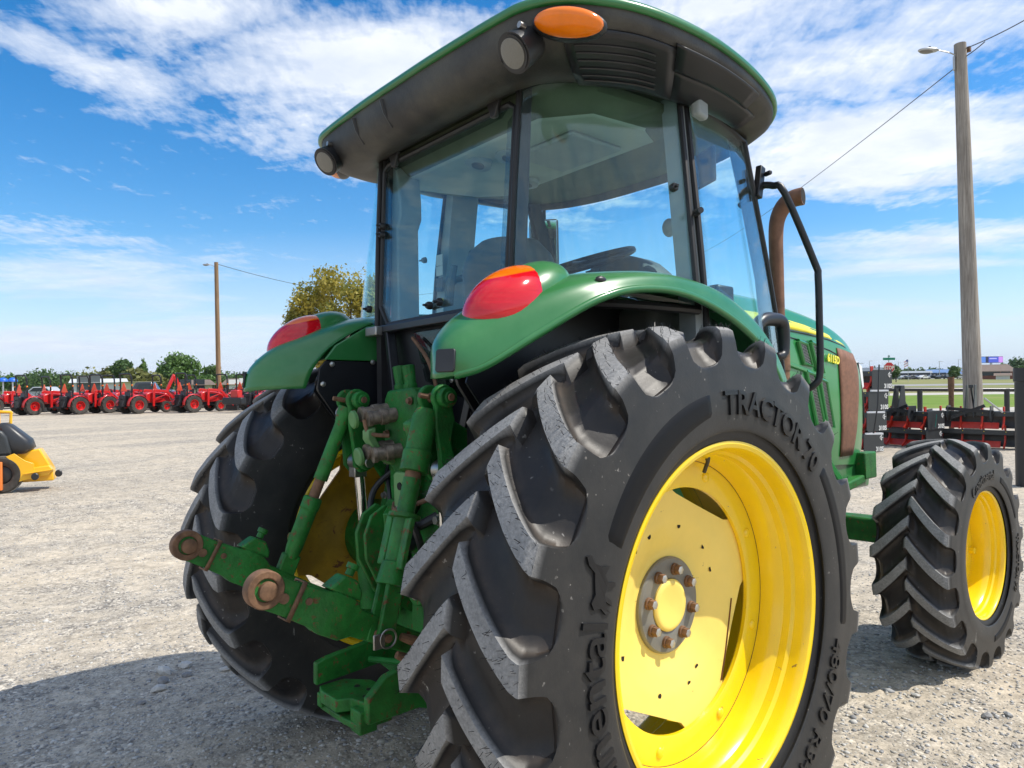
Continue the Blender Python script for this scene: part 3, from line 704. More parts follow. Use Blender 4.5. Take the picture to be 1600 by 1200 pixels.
        if sgn > 0:
            arc_text('lettering', 'TRACTOR 70', .086, .558, 84.5, w, h, rb, rpk, M_rubl, .006, 1.06, offset=.0018)
            arc_text('lettering', '480/70 R34', .084, .558, 197.0, w, h, rb, rpk, M_rubl, .006, 1.06, offset=.0002)
            arc_text('lettering', 'Continental', .108, .562, -46.5, w, h, rb, rpk, M_rubl, .006, 1.13, offset=.0008)
            band('sidewall_band', 28.5, 79, .518, .592, w, h, rb, rpk, M_rubb)
            band('sidewall_band', 143, 193, .556, .616, w, h, rb, rpk, M_rubb)
            # rearing horse emblem, flat raised relief
            hp = [(-.040, -.016), (-.030, -.005), (-.034, .006), (-.024, .012), (-.010, .008), (.006, .012), (.022, .016), (.030, .028), (.040, .034), (.044, .028), (.036, .020), (.034, .008), (.040, -.006), (.030, -.004), (.024, -.002), (.014, -.010), (.018, -.024), (.010, -.026), (.004, -.010), (-.008, -.008), (-.014, -.022), (-.024, -.026), (-.018, -.012), (-.030, -.016), (-.036, -.026)]
            o3 = []
            for dz in (0, .005):
                for (a, b_) in hp:
                    r = .562+b_*1.75; ph = R_(19.0)+a*1.25/.563
                    o3.append((side_x(r, h, rb, rpk)+.0005+dz, -math.cos(ph)*r, math.sin(ph)*r))
            n = len(hp)
            MB().add(o3, [tuple(range(n)), tuple(range(n, 2*n))]+[(i, (i+1) % n, (i+1) % n+n, i+n) for i in range(n)]).build('horse_emblem', M_rubl, w, smooth=False)
    else:
        MB().lathe([(X(-.01), .352*.8), (X(-.01), .215), (X(.002), .212), (X(.006), .215), (X(.006), .352*.8)], 64).build('rim_flange', M_yel, w, ang=30)
        MB().lathe([(X(-.03), .0005), (X(-.03), .10), (X(-.025), .14), (X(-.008), .19), (X(-.004), .262)], 64).build('wheel_disc', M_yel, w, ang=40)
        MB().lathe([(X(.05), .0005), (X(.05), .055), (X(.035), .070), (X(-.02), .075), (X(-.02), .12), (X(-.03), .122)], 40).build('hub', M_yel, w, ang=30)
        if sgn > 0:
            for k in range(8):
                p = polar(.098, 20+k*45, -.018)
                MB().lathe([(0, .015), (.018, .015), (.020, .012), (.020, .0002)], 6, c=p).build('wheel_bolt', M_yel, w, ang=30)
            for k in range(6):
                p = polar(.25, 8+k*60, .006)
                MB().lathe([(0, .018), (.022, .018), (.024, .015), (.024, .0002)], 6, c=p).build('clamp_bolt', M_yel, w, ang=30)
            arc_text('lettering', 'TRACTOR 70', .052, .392, 172, w, h, rb, rpk, M_rubl, .004, .98, offset=.001)
            arc_text('lettering', 'Continental', .066, .395, 52, w, h, rb, rpk, M_rubl, .004, 1.05, offset=.001)
            band('sidewall_band', 113, 160, .375, .418, w, h, rb, rpk, M_rubb)
            band('sidewall_band', 226, 272, .375, .418, w, h, rb, rpk, M_rubb)
    return w
ZR = .7513
def tyre_hair(w, n, seed):
    "moulding whiskers standing on the lug crests"
    t = [x for x in w.children if x.name.startswith('tyre')][0]; me = t.data; r = np.random.RandomState(seed)
    wr = np.zeros(len(me.vertices), np.float32); me.attributes['wear'].data.foreach_get('value', wr); co = np.zeros(len(me.vertices)*3, np.float32); me.vertices.foreach_get('co', co); co = co.reshape(-1, 3)
    idx = r.choice(np.where(wr > .5)[0], n); b = MB()
    for i in idx:
        p = Vector(co[i]); q = Vector((0, p.y, p.z)).normalized(); q = (q+Vector(r.randn(3)*.35)).normalized()
        b.tube([p, p+q*(.006+.010*r.rand())], [.0008, .0005], 3, False)
    kind(b.build('rubber_whisker', M_rubl, w, smooth=False, recalc=False), 'stuff')
tyre_hair(wheel((.810, 0, ZR), 1), 1500, 3); wheel((-.810, 0, ZR), -1)
wheel((.770, 2.44, .530), 1, False, R_(-2)); wheel((-.770, 2.44, .530), -1, False, R_(-2), 5)
# ---------------------------------------------------------------- fenders, lamps
def mx(pts, s): return [(p[0]*s, p[1], p[2]) for p in pts]
FEND = [
 [(.46, -.465, 1.385), (.50, -.55, 1.383), (.565, -.610, 1.380), (.620, -.632, 1.378), (.655, -.600, 1.384)],
 [(.44, -.435, 1.47), (.505, -.545, 1.475), (.575, -.600, 1.475), (.650, -.600, 1.455), (.695, -.535, 1.408)],
 [(.44, -.36, 1.55), (.50, -.45, 1.558), (.58, -.495, 1.562), (.685, -.475, 1.54), (.742, -.405, 1.486)],
 [(.44, -.22, 1.63), (.50, -.26, 1.648), (.60, -.27, 1.655), (.735, -.27, 1.632), (.790, -.226, 1.584)],
 [(.44, -.05, 1.68), (.52, -.05, 1.69), (.64, -.05, 1.694), (.765, -.06, 1.671), (.800, -.05, 1.626)],
 [(.44, .13, 1.695), (.52, .13, 1.703), (.64, .13, 1.706), (.775, .14, 1.680), (.808, .15, 1.625)],
 [(.44, .36, 1.68), (.52, .36, 1.690), (.64, .36, 1.690), (.778, .37, 1.650), (.810, .38, 1.570)],
 [(.44, .57, 1.60), (.52, .57, 1.610), (.64, .57, 1.610), (.778, .58, 1.560), (.810, .575, 1.477)],
 [(.44, .73, 1.47), (.52, .735, 1.475), (.64, .735, 1.475), (.778, .72, 1.430), (.810, .68, 1.366)],
 [(.44, .82, 1.28), (.52, .82, 1.28), (.64, .82, 1.28), (.778, .80, 1.265), (.810, .745, 1.25)]]
for s in (1, -1):
    g = surf([mx(r, s) for r in FEND], 6, 6)
    b = MB().grid(g)
    lip = [r[-1]+Vector((0, 0, 0)) for r in g]
    b.tube([p+Vector((-.008*s, 0, .002)) for p in lip], .0085, 8)
    fd = b.build('fender', M_green, tractor, ang=60, solid=.007, recalc=False)
    # lamp pod: raised green collar and the two-tone lens
    dirn = Vector((0, .26, .145)).normalized(); upn = Vector((0, -.145, .26)).normalized()
    m = Matrix((Vector((1, 0, 0)), dirn, upn)).transposed()
    c = Vector((.622*s, -.385, 1.582))
    MB().ell(c+dirn*.045-upn*.012, (.092, .165, .088), 32, 18, m).build('lamp_pod', M_green, fd, ang=80)
    lb = MB(); cc = c-dirn*.018+upn*.004
    lb.ell(cc, (.0935, .150, .090), 40, 24, m)
    # material split: the upper third is amber
    for i, f in enumerate(lb.f):
        ce = sum((Vector(lb.v[q]) for q in f), Vector())/len(f)-cc
        lb.mi[i] = 1 if (ce.dot(upn)*1.0+ce.dot(dirn)*.22 > .056) else 0
    lb.mi = [0]*len(lb.f); lb.build('tail_lamp', M_tail, fd, ang=80)
    MB().prism([(-.022, -.027), (.022, -.027), (.026, -.022), (.026, .024), (.022, .029), (-.022, .029), (-.026, .024), (-.026, -.022)], 'z', -.004, .004).build('reflector_pad', M_blk, fd, bevel=.002)
    o = [x for x in fd.children if x.name.startswith('reflector_pad')][0]
    nrm = Vector((.42*s, -.90, .12)).normalized(); o.location = Vector((.636*s, -.611, 1.418))+nrm*.013
    o.rotation_euler = nrm.to_track_quat('Z', 'Y').to_euler()
    MB().ell((.766*s, -.20, 1.640), (.010, .020, .011), 16, 10).build('fender_notch_shade', M_blk, fd)  # dark bump painting the shade of a recessed notch
    # black liner plate between fender and cab, bolted
    xp = .43*s
    MB().prism([(-.405, 1.492), (-.36, 1.548), (-.22, 1.628), (-.05, 1.678), (.13, 1.693), (.36, 1.678), (.50, 1.63), (.50, 1.492)], 'x', xp-.006, xp+.010).build('fender_side', M_green, fd, bevel=.004)
    poly = [(-.435, 1.385), (-.425, 1.46), (-.40, 1.488), (.40, 1.488), (.7, 1.45), (.82, 1.2), (.6, 1.1), (-.2, 1.1), (-.32, 1.22), (-.43, 1.37)]
    ln = MB().prism(poly, 'x', xp-.006, xp+.006).build('fender_liner', M_blkm, tractor, bevel=.002)
    for (y, z) in ((-.378, 1.475), (-.205, 1.487), (-.415, 1.40)):
        MB().lathe([(-.012*s, .0105), (-.017*s, .009), (-.019*s, .004), (-.019*s, .0002)], 14, c=(xp, y, z)).build('bolt', M_bolt, ln)
    MB().prism([(-.43, 1.375), (-.30, 1.21), (.35, 1.15), (.78, 1.2), (.74, 1.35), (.60, 1.49), (.38, 1.60), (.12, 1.655), (-.08, 1.645), (-.25, 1.60), (-.39, 1.48)], 'x', (xp+.035*s), (xp+.041*s)).build('wheel_arch_plate', M_blkm, tractor)

# ---------------------------------------------------------------- cab glass, pillars
RWb, RWt = -.195, -.150
QB = [(.395, -.198, 1.60), (.50, -.196, 1.60), (.60, -.160, 1.60), (.67, -.05, 1.60), (.71, .12, 1.60), (.733, .30, 1.60)]
QM = [(.405, -.182, 1.95), (.49, -.172, 1.95), (.565, -.125, 1.95), (.63, -.01, 1.95), (.675, .14, 1.95), (.70, .31, 1.95)]
QT = [(.415, -.158, 2.29), (.475, -.135, 2.30), (.53, -.075, 2.31), (.58, .04, 2.315), (.62, .18, 2.32), (.655, .335, 2.32)]
DB = [(.738, .335, 1.05), (.72, .72, 1.05), (.612, 1.105, 1.05)]
DM = [(.736, .335, 1.62), (.715, .68, 1.62), (.606, 1.035, 1.62)]
DT = [(.660, .365, 2.315), (.648, .58, 2.31), (.606, .825, 2.30)]
FB = [(.600, 1.07, 1.45), (.40, 1.15, 1.45), (0, 1.19, 1.45), (-.40, 1.15, 1.45), (-.600, 1.07, 1.45)]
FT = [(.596, .84, 2.27), (.38, .93, 2.28), (0, .965, 2.28), (-.38, .93, 2.28), (-.596, .84, 2.27)]
def pane(name, rows, thick=.005, nu=5, nv=5, m=None):
    return MB().grid(surf(rows, nu, nv)).build(name, m or M_glass, tractor, ang=60, solid=thick, recalc=True)
def edge(name, pts, r, mat_=None, n=6, par=None): return MB().tube(pts, r, 8, smooth_n=n).build(name, mat_ or M_seal, par or tractor)
def strip(pts, w, nrm, t=.004):
    "flat black ceramic border of a pane along pts"
    b = MB(); n = len(pts); rows = []
    for i, p in enumerate(pts):
        p = Vector(p); d = (Vector(pts[min(i+1, n-1)])-Vector(pts[max(i-1, 0)])).normalized(); q = d.cross(Vector(nrm)).normalized()
        rows.append([p-q*w/2, p+q*w/2])
    return b.grid(rows)
# rear window: opens upward, chamfered lower corners
rw = [(-.375, 1.70), (-.315, 1.625), (.315, 1.625), (.375, 1.70), (.392, 2.24), (.36, 2.262), (-.36, 2.262), (-.392, 2.24)]
def rwp(p, dy=0): t = (p[1]-1.6)/(2.3-1.6); return (p[0], RWb+(RWt-RWb)*t+dy, p[1])
b = MB(); n = len(rw)
b.add([rwp(p, -.0025) for p in rw]+[rwp(p, .0025) for p in rw], [tuple(range(n)), tuple(range(n, 2*n))]+[(i, (i+1) % n, (i+1) % n+n, i+n) for i in range(n)])
rwin = b.build('rear_window', M_glass, tractor, smooth=False)
b = MB(); ring = [Vector(rwp(p, 0)) for p in rw]; b.tube(ring+[ring[0]], .011, 8); b.build('window_seal', M_seal, rwin)
b = MB()
for k, wd in ((0, .045), (1, .045)):
    pass
inner = [(p[0]*.885, 1.96+(p[1]-1.96)*.90) for p in rw]
b = MB(); b.add([rwp(p, .004) for p in rw]+[rwp(p, .004) for p in inner], [(i, (i+1) % n, (i+1) % n+n, i+n) for i in (3, 7, 5)]); b.build('window_border', M_glassd, rwin, smooth=False, recalc=False)
# hinges under the roof, gas strut ends, latch and its two knobs
for x in (-.30, .30):
    MB().prism([(x-.035, 2.30), (x+.035, 2.30), (x+.012, 2.235), (x-.012, 2.235)], 'y', -.175, -.158).build('window_hinge', M_blk, rwin, bevel=.004)
def knob(p, d, par, r=.014):
    d = Vector(d).normalized(); p = Vector(p)
    MB().tube([p, p+d*.012, p+d*.020], [r, r, r*.7], 14).tube([p+d*.018, p+d*.034], [.005, .004], 8).build('glass_knob', M_blk, par)
for (x, z) in ((-.377, 2.02), (-.375, 1.985), (-.03, 1.665), (.03, 1.67)): knob(rwp((x, z), -.004), (0, -1, 0), rwin)
MB().box(rwp((0.0, 1.668), .02), (.12, .02, .022)).build('window_latch', M_int, rwin, bevel=.004)
MB().tube([rwp((.035, 1.67), .03), rwp((.04, 1.74), .03), rwp((.055, 1.80), .03)], [.012, .014, .011], 10, smooth_n=5).build('window_handle', M_int, rwin)
for s in (1, -1):
    q = MB().grid(surf([mx(QB, s), mx(QM, s), mx(QT, s)], 5, 6)).build('quarter_glass', M_glass, tractor, ang=60, solid=.005)
    dr = MB().grid(surf([mx(DB, s), mx(DM, s), mx(DT, s)], 5, 6)).build('cab_door', M_glass, tractor, ang=60, solid=.005)
    # seals
    per = [QB[0], QM[0], QT[0]]
    MB().tube(catmull(mx(per, s), 6), .010, 8).build('glass_seal', M_seal, q)
    MB().tube(catmull(mx([QB[-1], QM[-1], QT[-1]], s), 6), .010, 8).build('glass_seal', M_seal, q)
    MB().tube(catmull(mx(QT, s), 5), .010, 8).build('glass_seal', M_seal, q)
    MB().tube(catmull(mx(QB, s), 5), .014, 8).build('glass_seal', M_seal, q)
    MB().tube(catmull(mx([DB[0], DM[0], DT[0]], s), 8)+catmull(mx(DT, s), 6)[1:]+catmull(mx([DT[-1], DM[-1], DB[-1]], s), 8)[1:], .0105, 8).build('glass_seal', M_seal, dr)
    # rear corner post
    b = MB(); b.grid([[Vector((x*s, y, z)) for x, y in ((.375, -.150), (.378, -.190), (.402, -.196), (.410, -.150))] for z in (1.15, 1.6)]+[[Vector((x*s, y, 2.31)) for x, y in ((.388, -.118), (.390, -.152), (.416, -.156), (.428, -.118))]], 0, True)
    b.build('cab_post', M_blk, tractor, ang=40)
    # B pillar (seen through the glass) and front pillar
    MB().grid([[Vector((x*s, y, z)) for x, y in ((.725, .295), (.735, .345), (.675, .375 if s > 0 else .46), (.66, .30))] for z in (1.05, 1.62)]+[[Vector((x*s, y, 2.33)) for x, y in ((.648, .335), (.658, .365), (.60, .39 if s > 0 else .49), (.585, .33))]], 0, True).build('cab_post', M_intl, tractor, ang=40)
    MB().grid([[Vector((x*s, y, z)) for x, y in a] for z, a in ((1.0, ((.606, 1.11), (.585, 1.13), (.53, 1.11), (.56, 1.06))), (1.40, ((.602, 1.075), (.582, 1.10), (.53, 1.08), (.56, 1.03))), (1.60, ((.602, 1.040), (.582, 1.065), (.53, 1.04), (.56, .99))), (1.80, ((.602, 1.008), (.582, 1.033), (.53, 1.01), (.56, .96))), (2.05, ((.602, .928), (.582, .955), (.53, .93), (.56, .88))), (2.32, ((.602, .825), (.580, .855), (.53, .83), (.56, .78))))], 0, True).build('cab_post', M_blk, tractor, ang=40)
    for (p, d) in (((.452, -.192, 1.70), (0, -1, 0)), ((.58, -.165, 1.66), (.3, -1, 0)), ((.690, .24, 1.99), (1, -.5, 0))):
        knob((p[0]*s, p[1], p[2]), (d[0]*s, d[1], d[2]), q)
MB().grid(surf([FB, FT], 5, 6)).build('windscreen', M_glass, tractor, ang=60, solid=.005)
MB().tube([Vector((.30, 1.19, 1.60)), Vector((.10, 1.16, 1.80))], .006, 8).build('wiper_arm', M_blk, tractor)
# headliner, interior
b = MB(); hl = [(-.56, .02), (-.42, -.11), (.42, -.11), (.57, .02), (.60, .35), (.56, .52), (-.50, .56), (-.60, .40)]
low = [(-.48, .06), (-.38, -.05), (.38, -.05), (.52, .06), (.55, .28), (.50, .40), (-.30, .42), (-.40, .32)]
b.add([(x, y, 2.315) for x, y in hl]+[(x*1.0, y, 2.29) for x, y in hl]+[(x, y, 2.232) for x, y in low], [(8+i, 8+(i+1) % 8, 16+(i+1) % 8, 16+i) for i in range(8)]+[(i, (i+1) % 8, 8+(i+1) % 8, 8+i) for i in range(8)]+[tuple(range(16, 24))])
b.mi = [1]*16+[0]
hd = b.build('headliner', [M_head, M_headd], tractor, bevel=.012, seg=3)
for p, nr in (((-.04, .04, 2.230), (0, -.25, -1)), ((-.10, .34, 2.230), (0, -.1, -1)), ((.09, .08, 2.230), (0, -.25, -1))):
    nr = Vector(nr).normalized(); p = Vector(p)
    MB().tube([p-nr*.01, p+nr*.014, p+nr*.016], [.052, .050, .044], 24).build('speaker', M_intl, hd)
    MB().tube([p+nr*.012, p+nr*.019], [.026, .024], 18).build('speaker_cone', M_int, hd)
MB().box((.25, .22, 2.225), (.30, .26, .02)).build('roof_hatch', M_intl, hd, bevel=.01)
# sun visor, mirror hanging under the roof, small round lamp bulges
MB().ell((.30, .86, 2.05), (.035, .03, .045), 16, 10).build('work_lamp_housing', M_intl, tractor)
MB().ell((.22, .87, 2.055), (.03, .03, .04), 16, 10).build('work_lamp_housing', M_intl, tractor)
MB().box((.58, .60, 2.16), (.12, .015, .13), (0, 0, R_(-25))).build('inside_mirror', M_int, tractor, bevel=.01)
seat = MB(); rows = []
for z, w_, y in ((1.42, .20, .26), (1.56, .25, .20), (1.74, .26, .15), (1.85, .23, .125), (1.91, .17, .115), (1.93, .08, .115)):
    rows.append([Vector((w_*math.cos(a), y-.07*abs(math.sin(a))**.6*(1 if math.sin(a) < 0 else -1), z)) for a in [2*math.pi*k/20 for k in range(20)]])
seat.grid(rows, 0, True); seat.add([tuple(p) for p in rows[-1]], [tuple(range(20))])
st = seat.build('operator_seat', M_int, tractor, ang=60)
MB().box((0, .42, 1.52), (.48, .46, .12)).build('seat_cushion', M_int, st, bevel=.04, seg=3)
for s in (-1, 1): MB().box((.28*s, .36, 1.74), (.06, .32, .045)).build('armrest', M_int, st, bevel=.015)
MB().ell((-.33, .12, 1.83), (.024, .024, .024), 12, 8).tube([(-.33, .12, 1.83), (-.20, .16, 1.84)], .014, 10).build('lever', M_int, tractor)
MB().box((0, .55, 1.10), (1.3, 1.3, .04)).build('cab_floor', M_int, tractor)
# dash
dash = []
for y, zt, w_ in ((.70, 1.88, .16), (.72, 1.93, .22), (.78, 1.955, .26), (.88, 1.95, .28), (1.02, 1.86, .30)):
    dash.append([Vector((w_*math.sin(a), y, 1.25+(zt-1.25)*max(0, math.cos(a))**.35 if abs(a) < 1.56 else 1.2)) for a in [R_(-90+180*k/16) for k in range(17)]])
MB().grid(dash).build('dashboard', M_int, tractor, ang=70, solid=.01)
MB().tube([(0, .78, 1.35), (0, .62, 1.88)], .03, 12).build('steering_column', M_int, tractor)
b = MB(); c0 = Vector((0.02, .56, 1.90)); ax = Vector((0, -.35, .94)).normalized(); X_ = Vector((1, 0, 0)); Y_ = ax.cross(X_)
b.tube([c0+(X_*math.cos(a)+Y_*math.sin(a))*.20 for a in [2*math.pi*k/32 for k in range(33)]], .014, 8, caps=False)
for a in (.5, 2.6, 4.7): b.tube([c0, c0+(X_*math.cos(a)+Y_*math.sin(a))*.2], .01, 8)
b.build('steering_wheel', M_blk, tractor)
MB().box((.50, .50, 1.42), (.22, .55, .42)).build('side_console', M_int, tractor, bevel=.03)
MB().box((-.50, .40, 1.40), (.22, .55, .40)).build('side_console', M_int, tractor, bevel=.03)
# sticker column on the left post inside
for (z, h_, mt) in ((1.99, .05, M_stick), (1.94, .045, M_stick), (1.875, .065, M_stickd), (1.80, .02, M_sticky), (1.75, .07, M_stick)):
    MB().box((-.655, .292, z), (.05, .003, h_)).build('safety_sticker', mt, tractor)
# left rear post boxed plastic with belt anchor
MB().grid([[Vector((x, y, z)) for x, y in ((-.405, -.13), (-.36, -.12), (-.36, -.02), (-.41, -.02))] for z in (1.62, 1.80, 2.02)]+[[Vector((x, y, 2.06)) for x, y in ((-.405, -.13), (-.335, -.12), (-.335, -.02), (-.41, -.02))]]+[[Vector((x, y, 2.13)) for x, y in ((-.405, -.13), (-.335, -.12), (-.335, -.02), (-.41, -.02))]]+[[Vector((x, y, 2.27)) for x, y in ((-.405, -.12), (-.38, -.11), (-.38, 0), (-.41, 0))]], 0, True).build('post_cover', M_intl, tractor, ang=40, bevel=.006)
# outside door handle knobs
MB().tube([(.712, .33, 1.92), (.745, .31, 1.92)], [.012, .010], 10).build('door_latch', M_blk, tractor)
MB().box((.655, .40, 1.93), (.02, .05, .03)).tube([(.65, .40, 1.93), (.645, .33, 1.93), (.645, .325, 1.84)], .010, 8, smooth_n=4).build('inner_door_handle', M_intl, tractor)
# ---------------------------------------------------------------- roof
OUT = [(0, -.350), (.20, -.349), (.40, -.342), (.52, -.335), (.60, -.325), (.68, -.285), (.755, -.20), (.81, -.08), (.838, .08), (.845, .28), (.828, .52), (.785, .72), (.71, .85), (.60, .93), (.40, .985), (.20, 1.005), (0, 1.01)]
def full(o): return [(x, y) for x, y in o]+[(-x, y) for x, y in o[::-1][1:-1]]
def offs(o, d):
    n = len(o); q = []
    for i in range(n):
        a = Vector(o[i-1]); b_ = Vector(o[(i+1) % n]); t = (b_-a).normalized(); q.append((o[i][0]-t.y*d, o[i][1]+t.x*d))
    return q
def cr_closed(o, k):
    n = len(o); q = []
    for i in range(n):
        p0, p1, p2, p3 = [Vector(o[(i+j) % n]) for j in (-1, 0, 1, 2)]
        for m in range(k):
            t = m/k; q.append(tuple(.5*((2*p1)+(p2-p0)*t+(2*p0-5*p1+4*p2-p3)*t*t+(3*p1-p0-3*p2+p3)*t**3)))
    return q
fo = cr_closed(full(OUT), 4)
def zedge(x, y): return 2.402-.055*max(0, (y-.25)/.8)**1.4
rows = []
for d, dz in ((.012, -.008), (-.001, -.010), (-.007, -.003), (-.007, .007), (-.001, .017), (.02, .027), (.06, .041), (.12, .057), (.20, .074), (.32, .092), (.42, .102)):
    rows.append([Vector((x, y, zedge(x, y)+dz)) for x, y in offs(fo, d)] if d < .25 else [Vector((x*(1-d/.75), (y-.33)*(1-d/.75)+.33, zedge(x, y)+dz)) for x, y in fo])
rows.append([Vector((x*.05, (y-.33)*.05+.33, 2.402+.108)) for x, y in fo])
b = MB().grid(rows, 0, True)
# raised pad on the rear right of the roof skin
roof = b.build('roof', M_green, tractor, ang=60)
MB().ell((.36, -.10, 2.455), (.22, .17, .045), 32, 10, None, 0, 0.0, 1.0).build('roof_bulge', M_green, roof, ang=80)
MB().ell((-.36, -.10, 2.455), (.22, .17, .045), 32, 10, None, 0, 0.0, 1.0).build('roof_bulge', M_green, roof, ang=80)
# weathered black underside: fascia curling in to the window header
INN = [(0, -.155), (.20, -.155), (.38, -.150), (.44, -.140), (.49, -.115), (.545, -.055), (.595, .04), (.63, .15), (.655, .28), (.665, .42), (.655, .58), (.635, .72), (.60, .84), (.50, .92), (.36, .96), (.20, .985), (0, .99)]
fi = cr_closed(full(INN), 4)
rows = []
prof = [(0.0, 0.0, -.004), (.03, .015, -.018), (.10, .05, -.045), (.26, .12, -.082), (.45, .26, -.112), (.66, .50, -.130), (.85, .78, -.128), (1.0, 1.0, -.108)]
fo_in = offs(fo, .006)
prof2 = [(0, 0.0, -.004), (0, .006, -.024), (0, .03, -.046), (0, .20, -.062), (0, .42, -.080), (0, .66, -.098), (0, .86, -.108), (0, 1.0, -.104)]
for (t, w_, dz), (_, w2, dz2) in zip(prof, prof2):
    row = []
    for a, c in zip(fo_in, fi):
        q = min(1, max(0, (a[1]+.30)/.22)); w3 = w_*(1-q)+w2*q; d3 = dz*(1-q)+dz2*q
        row.append(Vector((a[0]*(1-w3)+c[0]*w3, a[1]*(1-w3)+c[1]*w3, zedge(*a)+d3*(1.0 if a[1] < .2 else max(.5, 1-.7*(a[1]-.2))))))
    rows.append(row)
rows.append([Vector((c[0]*.97, (c[1]-.4)*.97+.4, 2.33)) for c in fi])
under = MB().grid(rows, 0, True).build('roof_underside', M_roofb, tractor, ang=60)
MB().prism([(c[0]*.972, (c[1]-.4)*.972+.4) for c in fi], 'z', 2.332, 2.340).build('cab_ceiling', M_headd, tractor)
# moulded ribs, grille panels and slotted vents on the underside
def upt(i, t):
    r = rows; k = t*(len(prof)-1); a = int(min(k, len(prof)-2)); f = k-a
    return r[a][i % len(fo)]*(1-f)+r[a+1][i % len(fo)]*f
for x0 in (-.32, -.08):
    i = min(range(len(fo)), key=lambda q: abs(fo[q][0]-x0)+(10 if fo[q][1] > 0 else 0))
    MB().tube([upt(i, .15), upt(i, .35), upt(i, .55)], [.010, .008, .004], 8).build('underside_rib', M_blk, under)
def panelon(i0, i1, t0, t1, name, m, lift=.006, par=None):
    g = []; 
    for i in range(i0, i1+1):
        row = []
        for k in range(9):
            t = t0+(t1-t0)*k/8; row.append(upt(i, t)+Vector((0, 0, -lift)))
        g.append(row)
    o = MB().grid(g).build(name, m, par or under, ang=60, solid=.008); return g
idx = lambda x, y: min(range(len(fo)), key=lambda q: (fo[q][0]-x)**2+(fo[q][1]-y)**2)
ia, ib = idx(.70, -.27), idx(.838, .07)
g = panelon(ia, ib, .34, .94, 'intake_panel', M_blkm, .006)
for k in range(1, 7):
    for _ in (0,):
        t = .40+.065*k; MB().tube([upt(i, t)+Vector((0, 0, -.013)) for i in range(ia+1, ib-1)], .0025, 5).build('grille_bar', M_blk, under)
panelon(idx(.840, .09), idx(.80, .66), .56, .94, 'intake_panel', M_blkm, .005)
g = panelon(idx(.840, .10), idx(.815, .58), .28, .56, 'access_cover', M_blkm, .008)
for s_ in (-1,):
    for k in range(5):
        i = idx(-.80+.008*k, -.04+.035*k); MB().tube([upt(i, .5), upt(i, .75)], .005, 5).build('vent_slot', M_blk, under)
# amber marker lamps and round work lamps
for s, c, rz in ((1, (.726, -.262, 2.330), 42), (-1, (-.685, -.225, 2.330), -42)):
    m = Euler((R_(-18)*1, R_(8)*s, R_(rz))).to_matrix()
    MB().ell(c, (.094, .046, .032), 36, 16, m).build('amber_lamp', M_ambl, tractor, ang=80)
    MB().ell(Vector(c)+Vector((-.012*s, .016, .004)), (.103, .047, .038), 36, 16, m).build('amber_lamp_housing', M_blk, tractor, ang=80)
for s in (1, -1):
    c = Vector((.590*s, -.325, 2.288)) if s > 0 else Vector((-.555, -.315, 2.300)); d = Vector((-.10*s+.06, -.80, -.60)).normalized()
    wl = MB().tube([c-d*.085, c-d*.07, c-d*.02, c+d*.018, c+d*.022, c+d*.012], [.028, .044, .052, .056, .050, .048], 32).build('work_lamp', M_blk, tractor)
    MB().tube([c+d*.014, c+d*.0235, c+d*.0255], [.042, .041, .03], 32).build('lamp_lens', M_lens, wl)
    MB().box(c-d*.05+Vector((0, .02, .055)), (.05, .04, .07)).build('lamp_bracket', M_blk, wl, bevel=.006)
    MB().cyl(c+Vector((.03, .0, .055)), c+Vector((.03, -.02, .055)), .009, 12).build('bolt', M_steel, wl)
# front header over the windscreen, grab lamp by the pillar
MB().box((.70, .385, 2.285), (.035, .07, .075), (0, 0, R_(8))).build('side_lamp', M_intl, tractor, bevel=.012, seg=3)
# rear panel under the window, struts, small dark lower glass
b = MB().prism([(-.40, 1.12), (.40, 1.12), (.395, 1.615), (-.395, 1.615)], 'y', -.165, -.14); rp = b.build('cab_rear_panel', M_blkm, tractor)
MB().prism([(-.10, 1.40), (.10, 1.34), (.34, 1.42), (.355, 1.585), (-.17, 1.585)], 'y', -.176, -.167).build('lower_window', M_glassd, rp, bevel=.003)
MB().bar((-.40, -.205, 1.607), (.40, -.205, 1.607), .035, .03).build('window_sill', M_blkm, tractor, bevel=.005)
MB().box((-.355, -.235, 1.60), (.08, .03, .035)).build('sill_bracket', M_steel, rp, bevel=.004)
for s in (-1, 1): MB().bar((-.30*s, -.20, 1.60), (-.17*s, -.23, 1.16), .035, .03).build('cab_strut', M_blkm, rp, bevel=.004)
MB().tube([(-.14, -.20, 1.56), (-.03, -.21, 1.47), (.02, -.21, 1.36), (.03, -.21, 1.22)], .007, 8, smooth_n=5).build('hose', M_rust, rp)
for x, z in ((.06, 1.40), (.30, 1.30), (-.06, 1.24), (.22, 1.27)): MB().lathe([(-.170, .012), (-.178, .010), (-.180, .0002)], 12, 'y', (x, 0, z)).build('bolt', M_steel, rp)
MB().prism([(.30, 1.05), (.44, 1.05), (.44, 1.26), (.30, 1.26)], 'y', -.30, -.18).build('lower_bracket', M_blkm, tractor, bevel=.004)
MB().prism([(.385, .96), (.50, .96), (.50, 1.17), (.385, 1.17)], 'y', -.33, -.23).build('fender_step_box', M_greenc, tractor, bevel=.005)
